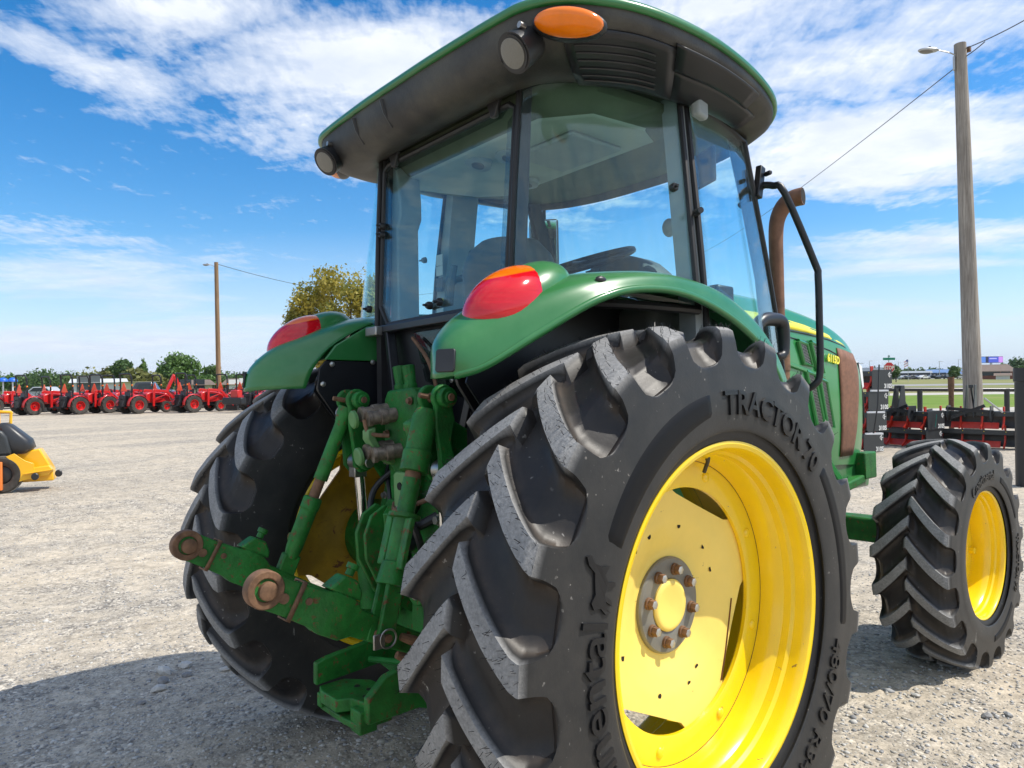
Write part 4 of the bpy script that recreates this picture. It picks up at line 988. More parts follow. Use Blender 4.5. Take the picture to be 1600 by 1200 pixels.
# ---------------------------------------------------------------- hood, grille side, exhaust
hs_ = []
for y, zt, wd, zb in ((1.15, 1.835, .315, 1.02), (1.50, 1.830, .320, 1.00), (1.85, 1.800, .322, .98), (2.10, 1.768, .320, .96), (2.30, 1.725, .315, .95), (2.45, 1.672, .305, .94), (2.58, 1.60, .28, .94), (2.66, 1.53, .24, .95), (2.70, 1.45, .18, .97)):
    hs_.append([Vector((x, y, z)) for x, z in ((wd*.97, zb), (wd+.012, zb+.25*(zt-zb)), (wd+.018, zb+.55*(zt-zb)), (wd+.012, zt-.16), (wd-.005, zt-.10), (wd*.88, zt-.045), (wd*.62, zt-.012), (wd*.3, zt), (0, zt+.004))])
full_h = [r+[Vector((-p.x, p.y, p.z)) for p in r[::-1][1:]] for r in hs_]
hg = surf(full_h, 4, 4)
hood = MB().grid(hg).build('hood', M_hoodg, tractor, ang=50)
def hside(y, dz, off=.004):
    "point on the right hood side, dz below the hood top at y"
    ys = [r[0].y for r in hs_]; zt = float(np.interp(y, ys, [r[7].z for r in hs_])); z = zt-dz
    xs = []
    for r in hs_: pass
    def xat(r):
        zz = [p.z for p in r[:6]]; return float(np.interp(z, zz, [p.x for p in r[:6]]))
    x = float(np.interp(y, ys, [xat(r) for r in hs_])); return Vector((x+off, y, z))
g = []
for i in range(41):
    t = i/40; y = 1.18+t*1.16; w_ = .052*(1-t**2.2)+.002; c = .112
    g.append([hside(y, c+w_, .004), hside(y, c+w_/2, .005), hside(y, c, .004)])
MB().grid(g).build('yellow_stripe', M_stripe, hood, solid=.002)
MB().tube([hside(1.18+1.16*i/30, .118+.052*(1-(i/30)**2.2)+.004, .004) for i in range(31)], .0035, 6).build('stripe_edge', M_blk, hood)
MB().tube([hside(1.18+1.2*i/30, .20, .003) for i in range(31)], .003, 6).build('panel_gap', M_blkm, hood)
flat_text('model_number', '6115D', .056, hside(2.045, .265, .012), (-.02, 1, -.10), (0, .10, 1), M_stripe, hood, .004, .002, .95)
# side vents: slanted recessed mesh strips with a raised green frame
for q in (((1.737, 1.601), (1.826, 1.588), (1.880, 1.478), (1.789, 1.491)), ((1.871, 1.601), (1.946, 1.587), (2.002, 1.446), (1.932, 1.462)), ((1.814, 1.450), (1.902, 1.436), (2.01, 1.13), (1.93, 1.13)), ((1.957, 1.415), (2.031, 1.400), (2.10, 1.16), (2.03, 1.16))):
    c4 = [Vector((.339, y, z)) for y, z in q]
    v = MB(); v.add(c4+[p+Vector((.005, 0, 0)) for p in c4], [(3, 2, 1, 0), (4, 5, 6, 7), (0, 1, 5, 4), (1, 2, 6, 5), (2, 3, 7, 6), (3, 0, 4, 7)])
    vn = v.build('side_vent', M_blkm, hood); lat = MB(); nb = int((q[0][1]-q[2][1])/.016)
    for k in range(nb):
        t = (k+.5)/nb; a = c4[0].lerp(c4[3], t)+Vector((.007, 0, 0)); b2 = c4[1].lerp(c4[2], min(1, t+.8/nb))+Vector((.007, 0, 0)); lat.bar(a, b2, .0026, .003)
    for k in range(6):
        t = (k+.5)/6; lat.bar(c4[0].lerp(c4[1], t)+Vector((.008, 0, 0)), c4[3].lerp(c4[2], t)+Vector((.008, 0, 0)), .0026, .003, up=(1, 0, 0))
    kind(lat.build('vent_mesh', M_steel, vn, smooth=False), 'stuff')
    MB().tube([p+Vector((.004, 0, 0)) for p in c4+[c4[0]]], .012, 8).build('vent_frame', M_hoodg, vn)
MB().bar((.340, 1.58, 1.492), (.340, 2.02, 1.425), .02, .022).build('vent_bar', M_hoodg, hood, bevel=.006)
# brown screen at the nose side and the lamp
g = []
for i in range(13):
    t = i/12; row = []
    for k in range(9):
        y = (2.192+.04*t)+(.33-.16*t)*k/8; ys = [r[0].y for r in hs_]; zt = float(np.interp(y, ys, [r[7].z for r in hs_])); z = 1.585-.03*k/8*(1-t)-.60*t*.98
        row.append(hside(y, zt-z, .005))
    g.append(row)
MB().grid(g).build('side_screen', M_brown, hood, solid=.006)
MB().prism([(2.60, 1.54), (2.69, 1.50), (2.71, 1.38), (2.68, 1.36), (2.64, 1.42)], 'x', .12, .262).build('headlamp', M_white, hood, bevel=.008)
MB().tube([(.262, 2.615, 1.52), (.268, 2.66, 1.30), (.25, 2.705, 1.19)], .010, 8).build('lamp_surround', M_blk, hood)
# frame below the hood
fb = MB().prism([(2.20, .86), (2.20, 1.00), (2.62, .99), (2.70, .93), (2.66, .80), (2.30, .80)], 'x', -.27, .29).build('front_frame', M_green, tractor, bevel=.01)
MB().box((.315, 2.56, .93), (.06, .16, .15)).build('frame_bracket', M_greenc, tractor, bevel=.008)
MB().box((0, 1.4, .82), (.44, 2.1, .34)).build('engine_block', M_greenc, tractor, bevel=.03)
MB().box((0, 1.9, 1.15), (.5, 1.2, .35)).build('engine', M_blkm, tractor, bevel=.03)
ax_ = MB().bar((-.66, 2.40, .60), (.66, 2.40, .60), .14, .13).build('front_axle', M_greenc, tractor, bevel=.015)
MB().bar((.30, 2.02, .80), (.30, 2.5, .86), .08, .05).build('fender_support', M_greenc, tractor, bevel=.01)
for s in (1, -1): MB().cyl((.60*s, 2.42, .40), (.60*s, 2.42, .72), .075, 20).build('axle_knuckle', M_greenc, tractor, bevel=.01)
# rising green strut from axle to hood (right)
MB().bar((.36, 1.50, 1.36), (.36, 2.14, .84), .05, .05).build('side_shield', M_hoodg, tractor, bevel=.01)
ex = MB().tube([(.455, 1.335, 1.10), (.455, 1.335, 1.44)], .043, 20).tube([(.455, 1.335, 1.44), (.455, 1.335, 1.56)], .046, 20).build('exhaust_shield', M_rust, tractor)
MB().tube([(.455, 1.335, 1.50), (.455, 1.335, 1.90), (.455, 1.335, 2.03), (.462, 1.338, 2.11), (.487, 1.345, 2.165), (.525, 1.355, 2.195), (.570, 1.365, 2.200)], [.028, .030, .031, .033, .036, .038, .039], 22, smooth_n=5).build('exhaust_pipe', M_exh, tractor, ang=60)
MB().tube([(.5705, 1.365, 2.200), (.5715, 1.3652, 2.2)], [.036, .036], 22).build('exhaust_mouth_shade', M_holeshade, tractor)  # dark disc painting the shade inside the pipe end
MB().tube([(.62, .925, 2.15), (.66, .935, 2.14), (.70, .945, 2.105), (.755, 1.06, 1.84), (.762, 1.07, 1.785), (.762, 1.07, 1.62), (.76, 1.068, 1.42), (.745, 1.055, 1.37), (.70, 1.05, 1.345)], .0138, 12, smooth_n=4).build('mirror_arm', M_blkm, tractor)
MB().box((.615, .912, 2.16), (.025, .035, .13), (R_(-14), 0, 0)).cyl((.63, .93, 2.19), (.66, .92, 2.19), .01, 8).build('arm_bracket', M_blkm, tractor, bevel=.005)
MB().tube([(.615, .94, 2.15), (.56, .86, 2.07)], .012, 8).build('arm_stub', M_blkm, tractor)
MB().tube([(.68, .73, 1.55), (.68, .765, 1.595), (.68, .82, 1.612), (.68, .92, 1.612), (.68, .945, 1.57), (.68, .94, 1.49), (.68, .885, 1.475)], [.02, .024, .026, .026, .024, .020, .014], 12, smooth_n=4).build('grab_handle', M_blkm, tractor, bevel=.012, seg=3)
MB().box((.70, .48, 1.655), (.05, .10, .09)).build('hinge_block', M_blkm, tractor, bevel=.01)
# left outside mirror with bracket
MB().tube([(-.60, .90, 2.36), (-.78, 1.10, 2.40), (-.80, 1.12, 2.34)], .010, 8).build('mirror_bracket', M_blkm, tractor)
m_ = MB().box((0, 0, 0), (.165, .035, .27)).build('outside_mirror', M_blk, tractor, bevel=.03, seg=4)
m_.location = (-.80, 1.115, 2.21); m_.rotation_euler = (0, 0, R_(40))
MB().box((0, -.0185, 0), (.145, .004, .245)).build('mirror_glass', M_mirr, m_, bevel=.001)
# left marker lamp seen behind the left fender
mk = MB().box((-.80, .12, 1.735), (.03, .02, .085)).build('marker_lamp', M_redl, tractor, bevel=.004)
MB().box((-.775, .13, 1.735), (.03, .03, .10)).box((-.79, .13, 1.68), (.02, .02, .08)).build('marker_holder', M_blk, mk, bevel=.004)
# ---------------------------------------------------------------- rear axle, lift and hitch
G, GW = M_greenc, M_greenw
MB().tube([(-.62, 0, ZR), (-.36, 0, ZR), (-.30, 0, ZR), (.30, 0, ZR), (.36, 0, ZR), (.62, 0, ZR)], [.10, .125, .17, .17, .125, .10], 28).build('rear_axle', G, tractor)
for s in (1, -1): MB().tube([(.60*s, 0, ZR), (.70*s, 0, ZR), (.765*s, 0, ZR), (.785*s, 0, ZR)], [.12, .15, .15, .12], 32).build('axle_flange', G, tractor)
tc_ = MB().prism([(-.27, .60), (-.27, 1.02), (-.20, 1.10), (.6, 1.12), (.6, .50), (-.1, .50)], 'x', -.19, .20).build('transmission_case', G, tractor, bevel=.02)
MB().tube([(-.20, -.17, 1.08), (.20, -.17, 1.08)], .095, 28).build('rockshaft', G, tractor, bevel=.01)
MB().prism([(-.30, .96), (-.30, 1.18), (-.18, 1.24), (.1, 1.24), (.1, .95)], 'x', -.16, .17).build('lift_housing', G, tractor, bevel=.025, seg=3)
def boltm(b, c, d, r=.014, l=.012, mi=0):
    c = Vector(c); d = Vector(d).normalized(); b.tube([c, c+d*.003], r*1.35, 14, mi=mi); b.tube([c+d*.003, c+d*l], r, 6, mi=mi); return b
# vertical drawbar frame plate with a column of bolts
dp = MB().prism([(-.30, .42), (-.325, .60), (-.325, .90), (-.27, 1.00), (-.05, 1.00), (-.05, .42)], 'x', .185, .215).build('hitch_side_plate', G, tractor, bevel=.004)
MB().prism([(.03, .42), (.03, .93), (.10, 1.0), (.215, 1.0), (.215, .42)], 'y', -.33, -.295).build('hitch_back_plate', G, tractor, bevel=.005)
MB().prism([(-.19, .44), (-.19, .72), (-.10, .80), (.03, .80), (.03, .44)], 'y', -.30, -.27).build('hitch_back_plate', G, tractor, bevel=.005)
for (x, z) in ((.19, .955), (.19, .865), (.19, .76), (.19, .66), (.105, .72), (.075, .81), (.12, .59), (.195, .56)):
    boltm(MB(), (x, -.33, z), (0, -1, 0), .014, .016).build('plate_bolt', M_steel, tractor, bevel=.001)
MB().tube([(.075, -.33, .72), (.075, -.345, .72)], [.055, .052], 24).build('round_cover', G, tractor, bevel=.004)
MB().tube([(.075, -.346, .72), (.075, -.352, .72)], [.034, .030], 20).build('pto_shaft', M_steel, tractor)
# round-ended bracket arms left of the plate (pick-up latch)
for x in (-.075, -.02):
    b = MB().prism([(-.36, .97), (-.40, .99), (-.45, .96), (-.475, .90), (-.47, .82), (-.44, .76), (-.41, .70), (-.36, .66), (-.30, .62), (-.28, .70), (-.34, .76), (-.38, .84), (-.38, .90), (-.34, .92)], 'x', x-.008, x+.008)
    b.build('latch_plate', GW, tractor, bevel=.003)
MB().cyl((-.075, -.43, .90), (-.02, -.43, .90), .012, 12).cyl((-.075, -.37, .72), (-.02, -.37, .72), .014, 12).build('latch_pin', M_rust, tractor)
MB().bar((-.05, -.33, .64), (.02, -.40, .98), .035, .07).build('latch_guide', GW, tractor, bevel=.005)
MB().bar((-.03, -.28, .86), (.05, -.30, 1.11), .05, .06, up=(1, 0, 0)).build('link_post', GW, tractor, bevel=.006)
# sloping green web from the axle housing to the lift
MB().prism([(-.20, .70), (-.30, .92), (-.26, 1.06), (-.10, 1.08), (.02, .90), (.02, .70)], 'x', -.235, -.195).build('hitch_side_plate', G, tractor, bevel=.008)
# remote valve block with four couplers
vb = MB().prism([(-.135, 1.13), (-.130, 1.335), (-.11, 1.368), (.045, 1.375), (.070, 1.35), (.070, 1.10), (-.04, 1.07)], 'y', -.33, -.22).build('valve_block', G, tractor, bevel=.010)
for i, x in enumerate((-.088, -.030)):
    MB().tube([(x, -.285, 1.37), (x, -.285, 1.388), (x, -.285, 1.391), (x-.010, -.287, 1.452)], [.024, .024, .020, .023], 10).build('valve_cap', G, vb, bevel=.003)
for i, (x, z, dx) in enumerate(((-.115, 1.300, -.12), (-.060, 1.285, -.25), (-.085, 1.175, -.10), (-.03, 1.165, -.25))):
    d = Vector((dx, -1, -.14)).normalized(); p = Vector((x, -.325, z))
    c = MB().tube([p, p+d*.03, p+d*.032, p+d*.055, p+d*.057, p+d*.085, p+d*.087, p+d*.10, p+d*.098], [.025, .025, .028, .028, .023, .023, .027, .026, .013], 18)
    cp = c.build('hose_coupler', M_dst, vb)
    if i in (0, 2):
        q = p+d*.108+Vector((-.02, 0, -.014)); MB().tube([q, q+d*.010, q+d*.014], [.031, .031, .026], 20).build('dust_cap', M_greenp, cp)
MB().tube([(-.09, -.43, 1.27), (-.075, -.42, 1.225), (-.03, -.37, 1.215)], .007, 8, smooth_n=5).build('cap_strap', M_rust, vb)
MB().prism([(-.43, 1.235), (-.43, 1.205), (-.39, 1.145), (-.34, 1.115), (-.25, 1.11), (-.25, 1.125), (-.335, 1.135), (-.375, 1.165), (-.40, 1.21), (-.40, 1.245)], 'x', -.105, -.065).build('coupler_lever', M_greenp, vb, bevel=.004)
MB().box((-.10, -.40, 1.150), (.012, .02, .025)).build('lever_tab', M_blue, vb, bevel=.004)
MB().tube([(.05, -.30, 1.32), (.10, -.32, 1.29), (.11, -.32, 1.16), (.07, -.33, 1.10)], .016, 10, smooth_n=4).build('valve_pipe', G, vb)
MB().prism([(.02, .955), (.015, 1.09), (.03, 1.10), (.085, 1.10), (.09, .96), (.075, .945)], 'y', -.385, -.372).build('sensor_plate', M_greenp, tractor, bevel=.003)
MB().lathe([(0, .013), (-.003, .012), (-.003, .0002)], 16, 'y', (.055, -.386, 1.055)).build('plate_hole_shade', M_holeshade, tractor)  # dark disc for the shade of a hole, the plate stays whole
boltm(MB(), (.045, -.386, .975), (0, -1, 0), .013, .016).build('plate_bolt', M_steel, tractor)
# lift arms (pairs of curved plates), pins, cylinders with chrome rods
ARM = [(-.384+.040*math.cos(a), 1.337+.040*math.sin(a)) for a in [R_(d) for d in range(-40, 221, 20)]]
ARM = ARM+[(-.415, 1.25), (-.402, 1.17), (-.398, 1.105), (-.375, 1.080), (-.345, 1.085), (-.325, 1.11), (-.27, 1.03), (-.17, .985), (-.08, 1.04), (-.07, 1.13), (-.13, 1.20), (-.24, 1.235), (-.315, 1.275)]
for s in (1, -1):
    a = MB().prism(ARM, 'x', s*.215, s*.235).build('lift_arm', G, tractor, bevel=.005, seg=2)
    a2 = MB().prism(ARM[:19]+[(-.335, 1.12), (-.36, 1.2), (-.345, 1.27)], 'x', s*.285, s*.305).build('lift_arm', G, tractor, bevel=.005, seg=2)
    for (y, z, r) in ((-.384, 1.337, .030), (-.365, 1.118, .026)):
        xc = .30 if s > 0 else -.21
        b = MB().cyl((xc, y, z), (xc+.030, y, z), r, 24).cyl((xc+.03, y, z), (xc+.038, y, z), r*.62, 20).build('pin_boss', G, a, bevel=.003)
        MB().cyl((xc+.036, y, z), (xc+.043, y, z), r*.38 if z > 1.2 else r*.7, 16).build('pin', M_rust if z > 1.2 else M_steel, a, bevel=.002)
        MB().cyl((s*.21, y, z), (s*.31, y, z), .016, 14).build('pin', M_rust, a)
    b = MB().cyl((s*.238, -.362, 1.118), (s*.283, -.362, 1.118), .032, 20).box((s*.26, -.362, 1.085), (.044, .05, .045)); b.build('rod_eye', M_steel, a, bevel=.004)
    cyl0, cyl1 = Vector((s*.258, -.360, 1.09)), Vector((s*.235, -.330, .60))
    MB().cyl(cyl0, cyl0.lerp(cyl1, .62), .0185, 24).build('chrome_rod', M_chr, tractor)
    MB().tube([cyl0.lerp(cyl1, .60), cyl0.lerp(cyl1, .62), cyl1], [.030, .036, .036], 24).build('lift_cylinder', G, tractor, bevel=.003)
    MB().tube([(s*.16, -.16, 1.20), (s*.20, -.22, 1.10), (s*.21, -.25, .95)], [.05, .045, .03], 12, smooth_n=4).build('arm_root', G, tractor)
# cotter rings on the left pin
MB().tube([(-.325, -.39, 1.325), (-.345, -.40, 1.30), (-.335, -.405, 1.285)], .0025, 6, smooth_n=4).build('cotter_pin', M_steel, tractor)
# lift rods: left plain turnbuckle, right with levelling box
A, Bp = Vector((-.268, -.395, 1.31)), Vector((-.345, -.615, .715))
def lp(t): return A.lerp(Bp, t)
lr = MB().tube([lp(0), lp(.06), lp(.10), lp(.42)], [.032, .030, .024, .025], 18).build('lift_rod', GW, tractor)
MB().tube([lp(.42), lp(.54)], .0185, 14).build('rod_thread', M_rust, lr)
MB().tube([lp(.52), lp(.53), lp(.585), lp(.59), lp(.80), lp(.86)], [.029, .033, .033, .030, .029, .023], 20).build('rod_sleeve', GW, lr, bevel=.002)
MB().bar(lp(.84), lp(1.06), .062, .034, up=(1, 0, 0)).build('rod_end', GW, lr, bevel=.006)
MB().ell(lp(.755)+Vector((-.035, -.01, 0)), (.016, .010, .020), 14, 8).build('rod_eyelet', GW, lr)
C0, D0 = Vector((.262, -.42, 1.30)), Vector((.335, -.628, .705))
def rp_(t): return C0.lerp(D0, t)
rr_ = MB().tube([rp_(.0), rp_(.04), rp_(.20), rp_(.205), rp_(.30)], [.030, .038, .038, .043, .042], 20).build('lift_rod', GW, tractor, bevel=.002)
MB().box(rp_(.10)+Vector((-.035, 0, .0)), (.05, .05, .07), (R_(20), 0, 0)).build('levelling_box', GW, rr_, bevel=.01)
MB().tube([rp_(.30), rp_(.335)], .024, 14).build('rod_thread', M_rust, rr_)
MB().tube([rp_(.33), rp_(.49), rp_(.492), rp_(.51), rp_(.515)], [.026, .026, .046, .046, .034], 20).build('rod_sleeve', GW, rr_)
lb_ = MB().tube([rp_(.515), rp_(.74)], .030, 18)
lb_.build('rod_sleeve', GW, rr_)
for dx in (-.046, .048): MB().bar(rp_(.50)+Vector((dx, -.012, 0)), rp_(.72)+Vector((dx, -.012, 0)), .034, .016, up=(0, 1, .3)).build('sleeve_flange', GW, rr_, bevel=.003)
MB().tube([rp_(.70), rp_(.705), rp_(.80)], [.030, .036, .042], 18).build('rod_collar', GW, rr_, bevel=.002)
for dx in (-.026, .026): MB().bar(rp_(.78)+Vector((dx*.8, 0, 0)), rp_(1.045)+Vector((dx, 0, 0)), .052, .016, up=(1, 0, 0)).build('rod_fork', GW, rr_, bevel=.005)
MB().cyl((.29, -.628, .700), (.378, -.628, .700), .011, 12).build('fork_pin', M_rust, rr_)
MB().tube([Vector((.375, -.628+.024*math.cos(a), .700+.024*math.sin(a))) for a in [2*math.pi*k/20 for k in range(21)]], .003, 6).build('lynch_ring', M_steel, rr_)
MB().box((.373, -.655, .698), (.006, .035, .04)).build('lock_tab', M_steel, rr_, bevel=.003)
# lower links
def link(e, mid, f, s):
    e, mid, f = Vector(e), Vector(mid), Vector(f)
    d = (mid-e).normalized(); up = Vector((1, 0, 0)).cross(d); up = up if up.z > 0 else -up
    xd = Vector((1, 0, 0)); P = lambda t, u, x=0: e+d*t+up*u+xd*x
    # telescoping end: eye plate
    eye = MB(); ring = []
    for a in range(90, 271, 15): ring.append((.044*math.cos(R_(a)), .044*math.sin(R_(a))))
    poly = ring+[(.13, -.044), (.13, .044)]
    vs = [P(t, u, -.012) for t, u in poly]+[P(t, u, .012) for t, u in poly]; n = len(poly)
    eye.add(vs, [tuple(range(n))[::-1], tuple(range(n, 2*n))]+[(i, (i+1) % n, (i+1) % n+n, i+n) for i in range(n)])
    lk = MB()
    # body: deep bar with thick middle
    def sect(t, hu, hx): return [P(t, -hu, -hx), P(t, -hu, hx), P(t, hu, hx), P(t, hu, -hx)]
    lk.grid([sect(.082, .045, .021), sect(.15, .048, .022), sect(.175, .056, .029), sect(.235, .056, .029), sect(.275, .037, .017), sect((mid-e).length+.02, .032, .015)], 0, True)
    lk.add([tuple(p) for p in sect(.082, .045, .021)], [(0, 1, 2, 3)])
    L0 = lk.build('lower_link', GW, tractor, bevel=.004)
    eye.build('link_end', GW, L0, bevel=.003)
    MB().lathe([(-.016, .028), (-.018, .030), (-.018, .0455), (-.015, .047), (.015, .047), (.018, .0455), (.018, .030), (.016, .028)], 36, 'x', tuple(e), closed=True).build('eye_ring', M_rust, L0, bevel=.002)
    MB().tube([P(0.004, 0, -.026), P(0.004, 0, -.024), P(0.004, 0, .024), P(0.004, 0, .026)], [.019, .023, .023, .019], 22).build('link_ball', M_rust, L0)
    MB().cyl(P(.052, -.004, .012), P(.052, -.004, .019), .013, 18).build('rivet', M_rust, L0)
    MB().grid([sect(.078, .049, .024), sect(.090, .049, .024)], 0, True).build('end_collar', M_rust, L0, solid=.006)
    hs2 = MB().prism([(-.052, 0), (.052, 0), (.045, .022), (.018, .046), (-.024, .046)], 'y', -.028, .028)
    o = hs2.build('latch_housing', GW, L0, bevel=.006); o.matrix_local = Matrix.Translation(P(.205, .054)) @ Matrix((Vector((d.x, d.y, d.z)), Vector((1, 0, 0)), up)).transposed().to_4x4()
    MB().tube([P(.205, .104), P(.205, .120), P(.205, .122), P(.205, .136)], [.012, .012, .017, .017], 14).build('latch_button', GW, L0)
    MB().cyl(P(.115, .01, .021), P(.115, .01, .026), .009, 14).build('rivet', M_rust, L0)
    b = MB().bar(P((mid-e).length, 0), f, .028, .064, up=up); b.build('link_bar', GW, L0, bevel=.005)
link((.300, -.931, .872), (.300, -.560, .672), (.235, -.12, .44), 1)
link((-.350, -.918, .888), (-.335, -.560, .690), (-.235, -.12, .45), -1)
# rusty stabiliser hardware by the right link
for a_, b_, c_ in (((.335, -.565, .682), (.345, -.515, .655), (.34, -.475, .615)), ((.345, -.585, .640), (.352, -.535, .612), (.345, -.495, .590))):
    MB().tube([a_, b_, c_], [.010, .016, .012], 10, smooth_n=4).build('stabiliser_link', M_rust, tractor)
MB().bar((.25, -.60, .70), (.27, -.44, .60), .02, .035).build('stabiliser_bar', GW, tractor, bevel=.004)
# hoses, clamps and bolts that crowd the middle of the hitch
for pts, r_, m_ in (([(-.12, -.25, 1.12), (-.20, -.33, 1.02), (-.16, -.36, .90), (-.10, -.30, .80)], .011, M_blk), ([(.03, -.32, 1.08), (.12, -.40, 1.0), (.15, -.38, .90), (.10, -.33, .83)], .012, M_blk), ([(.16, -.34, 1.02), (.06, -.40, .98), (-.02, -.36, .99)], .008, M_rust), ([(.19, -.30, .98), (.12, -.37, .93), (.05, -.37, .94)], .016, M_blk), ([(-.18, -.20, 1.20), (-.22, -.26, 1.10), (-.15, -.30, 1.02), (-.13, -.30, .86)], .009, M_blkm)):
    MB().tube(pts, r_, 10, smooth_n=6).build('hydraulic_hose', m_, tractor)
for (x, y, z) in ((-.10, -.335, 1.22), (.03, -.335, 1.24), (-.11, -.335, 1.15), (.045, -.335, 1.33), (.05, -.335, 1.15), (-.15, -.305, 1.12), (-.17, -.305, 1.0)):
    boltm(MB(), (x, y, z), (0, -1, 0), .010, .013).build('block_bolt', M_rust if z > 1.2 else M_steel, tractor)
for (y, z) in ((-.30, .50), (-.29, .62), (-.28, .74), (-.26, .86), (-.20, .93)): boltm(MB(), (-.190, y, z), (-1, 0, 0), .012, .014).build('case_bolt', M_steel, tractor)
MB().tube([(-.16, -.30, .60), (-.16, -.34, .60)], [.045, .042], 20).build('bearing_cap', G, tractor, bevel=.005)
MB().tube([(.045, -.34, .87), (.045, -.40, .87), (.045, -.43, .86)], [.030, .028, .018], 16).build('sensor', M_blk, tractor)
for s_ in (1, -1):
    MB().cyl((s_*.27, -.40, 1.337), (s_*.27, -.45, 1.345), .008, 8).build('grease_nipple', M_rust, tractor)
MB().prism([(-.12, .60), (-.12, .95), (-.07, 1.0), (.0, 1.0), (.02, .92), (-.03, .85), (-.04, .60)], 'y', -.355, -.335).build('valve_plate', G, tractor, bevel=.004)
for z in (.66, .74, .82, .90): boltm(MB(), (-.085, -.356, z), (0, -1, 0), .010, .012).build('plate_bolt', M_steel, tractor)
# drawbar support
ds = MB().prism([(-.235, .39), (-.25, .41), (-.25, .45), (-.235, .47), (.02, .53), (.30, .53), (.32, .46), (.32, .42), (.28, .37), (-.05, .37)], 'y', -.30, -.20)
ds.build('drawbar_support', G, tractor, bevel=.006)
MB().prism([(-.60, .43), (-.60, .50), (-.56, .51), (-.20, .55), (-.20, .45)], 'x', -.135, -.11).build('drawbar_guide', GW, tractor, bevel=.005)
MB().prism([(-.56, .375), (-.56, .45), (-.50, .50), (-.20, .57), (-.05, .57), (-.05, .35), (-.28, .335), (-.38, .375)], 'x', .115, .145).build('drawbar_guide', GW, tractor, bevel=.005)
MB().prism([(-.12, -.585), (-.12, -.50), (-.05, -.44), (.115, -.42), (.115, -.545), (.04, -.56), (.02, -.60), (-.08, -.60)], 'z', .385, .425).build('drawbar_plate', GW, tractor, bevel=.004)
MB().prism([(-.12, -.585), (-.06, -.56), (-.04, -.46), (.115, -.46), (.115, -.575), (.04, -.585)], 'z', .352, .372).build('drawbar_plate', GW, tractor, bevel=.004)
MB().box((-.105, -.57, .385), (.03, .05, .045)).build('drawbar_post', GW, tractor, bevel=.005)
MB().box((.09, -.545, .375), (.06, .06, .07)).build('drawbar_post', GW, tractor, bevel=.005)
for (x, y) in ((-.03, -.50), (.02, -.485), (.06, -.52)): MB().lathe([(.4252, .010), (.4262, .010), (.4262, .0002)], 14, 'z', (x, y, 0)).build('drawbar_hole_shade', M_holeshade, tractor)  # dark discs laid on top, painting shade where holes would be bored
MB().tube([(-.09, -.42, .475), (.08, -.36, .49)], .010, 10).build('drawbar_pin', G, tractor)
MB().bar((0, -.40, .345), (0, .2, .42), .10, .04).build('drawbar', G, tractor, bevel=.004)
# ================================================================== THINGS AROUND
def leafmat(name, a, b_, tr=.25):
    m = bpy.data.materials.new(name); m.use_nodes = True; nt = m.node_tree; b = nt.nodes['Principled BSDF']
    at = nt.nodes.new('ShaderNodeAttribute'); at.attribute_name = 'tint'
    c = mix(nt, at.outputs['Fac'], a, b_); nt.links.new(c, b.inputs['Base Color']); b.inputs['Roughness'].default_value = .6
    t = nt.nodes.new('ShaderNodeBsdfTranslucent'); nt.links.new(c, t.inputs[0]); ms = nt.nodes.new('ShaderNodeMixShader'); ms.inputs[0].default_value = tr
    nt.links.new(b.outputs[0], ms.inputs[1]); nt.links.new(t.outputs[0], ms.inputs[2]); nt.links.new(ms.outputs[0], nt.nodes['Material Output'].inputs[0]); return m
M_leafg = leafmat('green_leaves', (.065, .145, .026), (.15, .25, .05))
M_leafd = leafmat('dark_leaves', (.045, .10, .024), (.10, .17, .04))
M_leafy = leafmat('yellowing_leaves', (.17, .19, .03), (.52, .40, .06), .35)
M_leafo = leafmat('olive_leaves', (.11, .13, .030), (.20, .20, .05))
M_bark = mat('bark', (.075, .055, .04), .9, var=.3, var_scale=6, bump=.01, bump_scale=15)
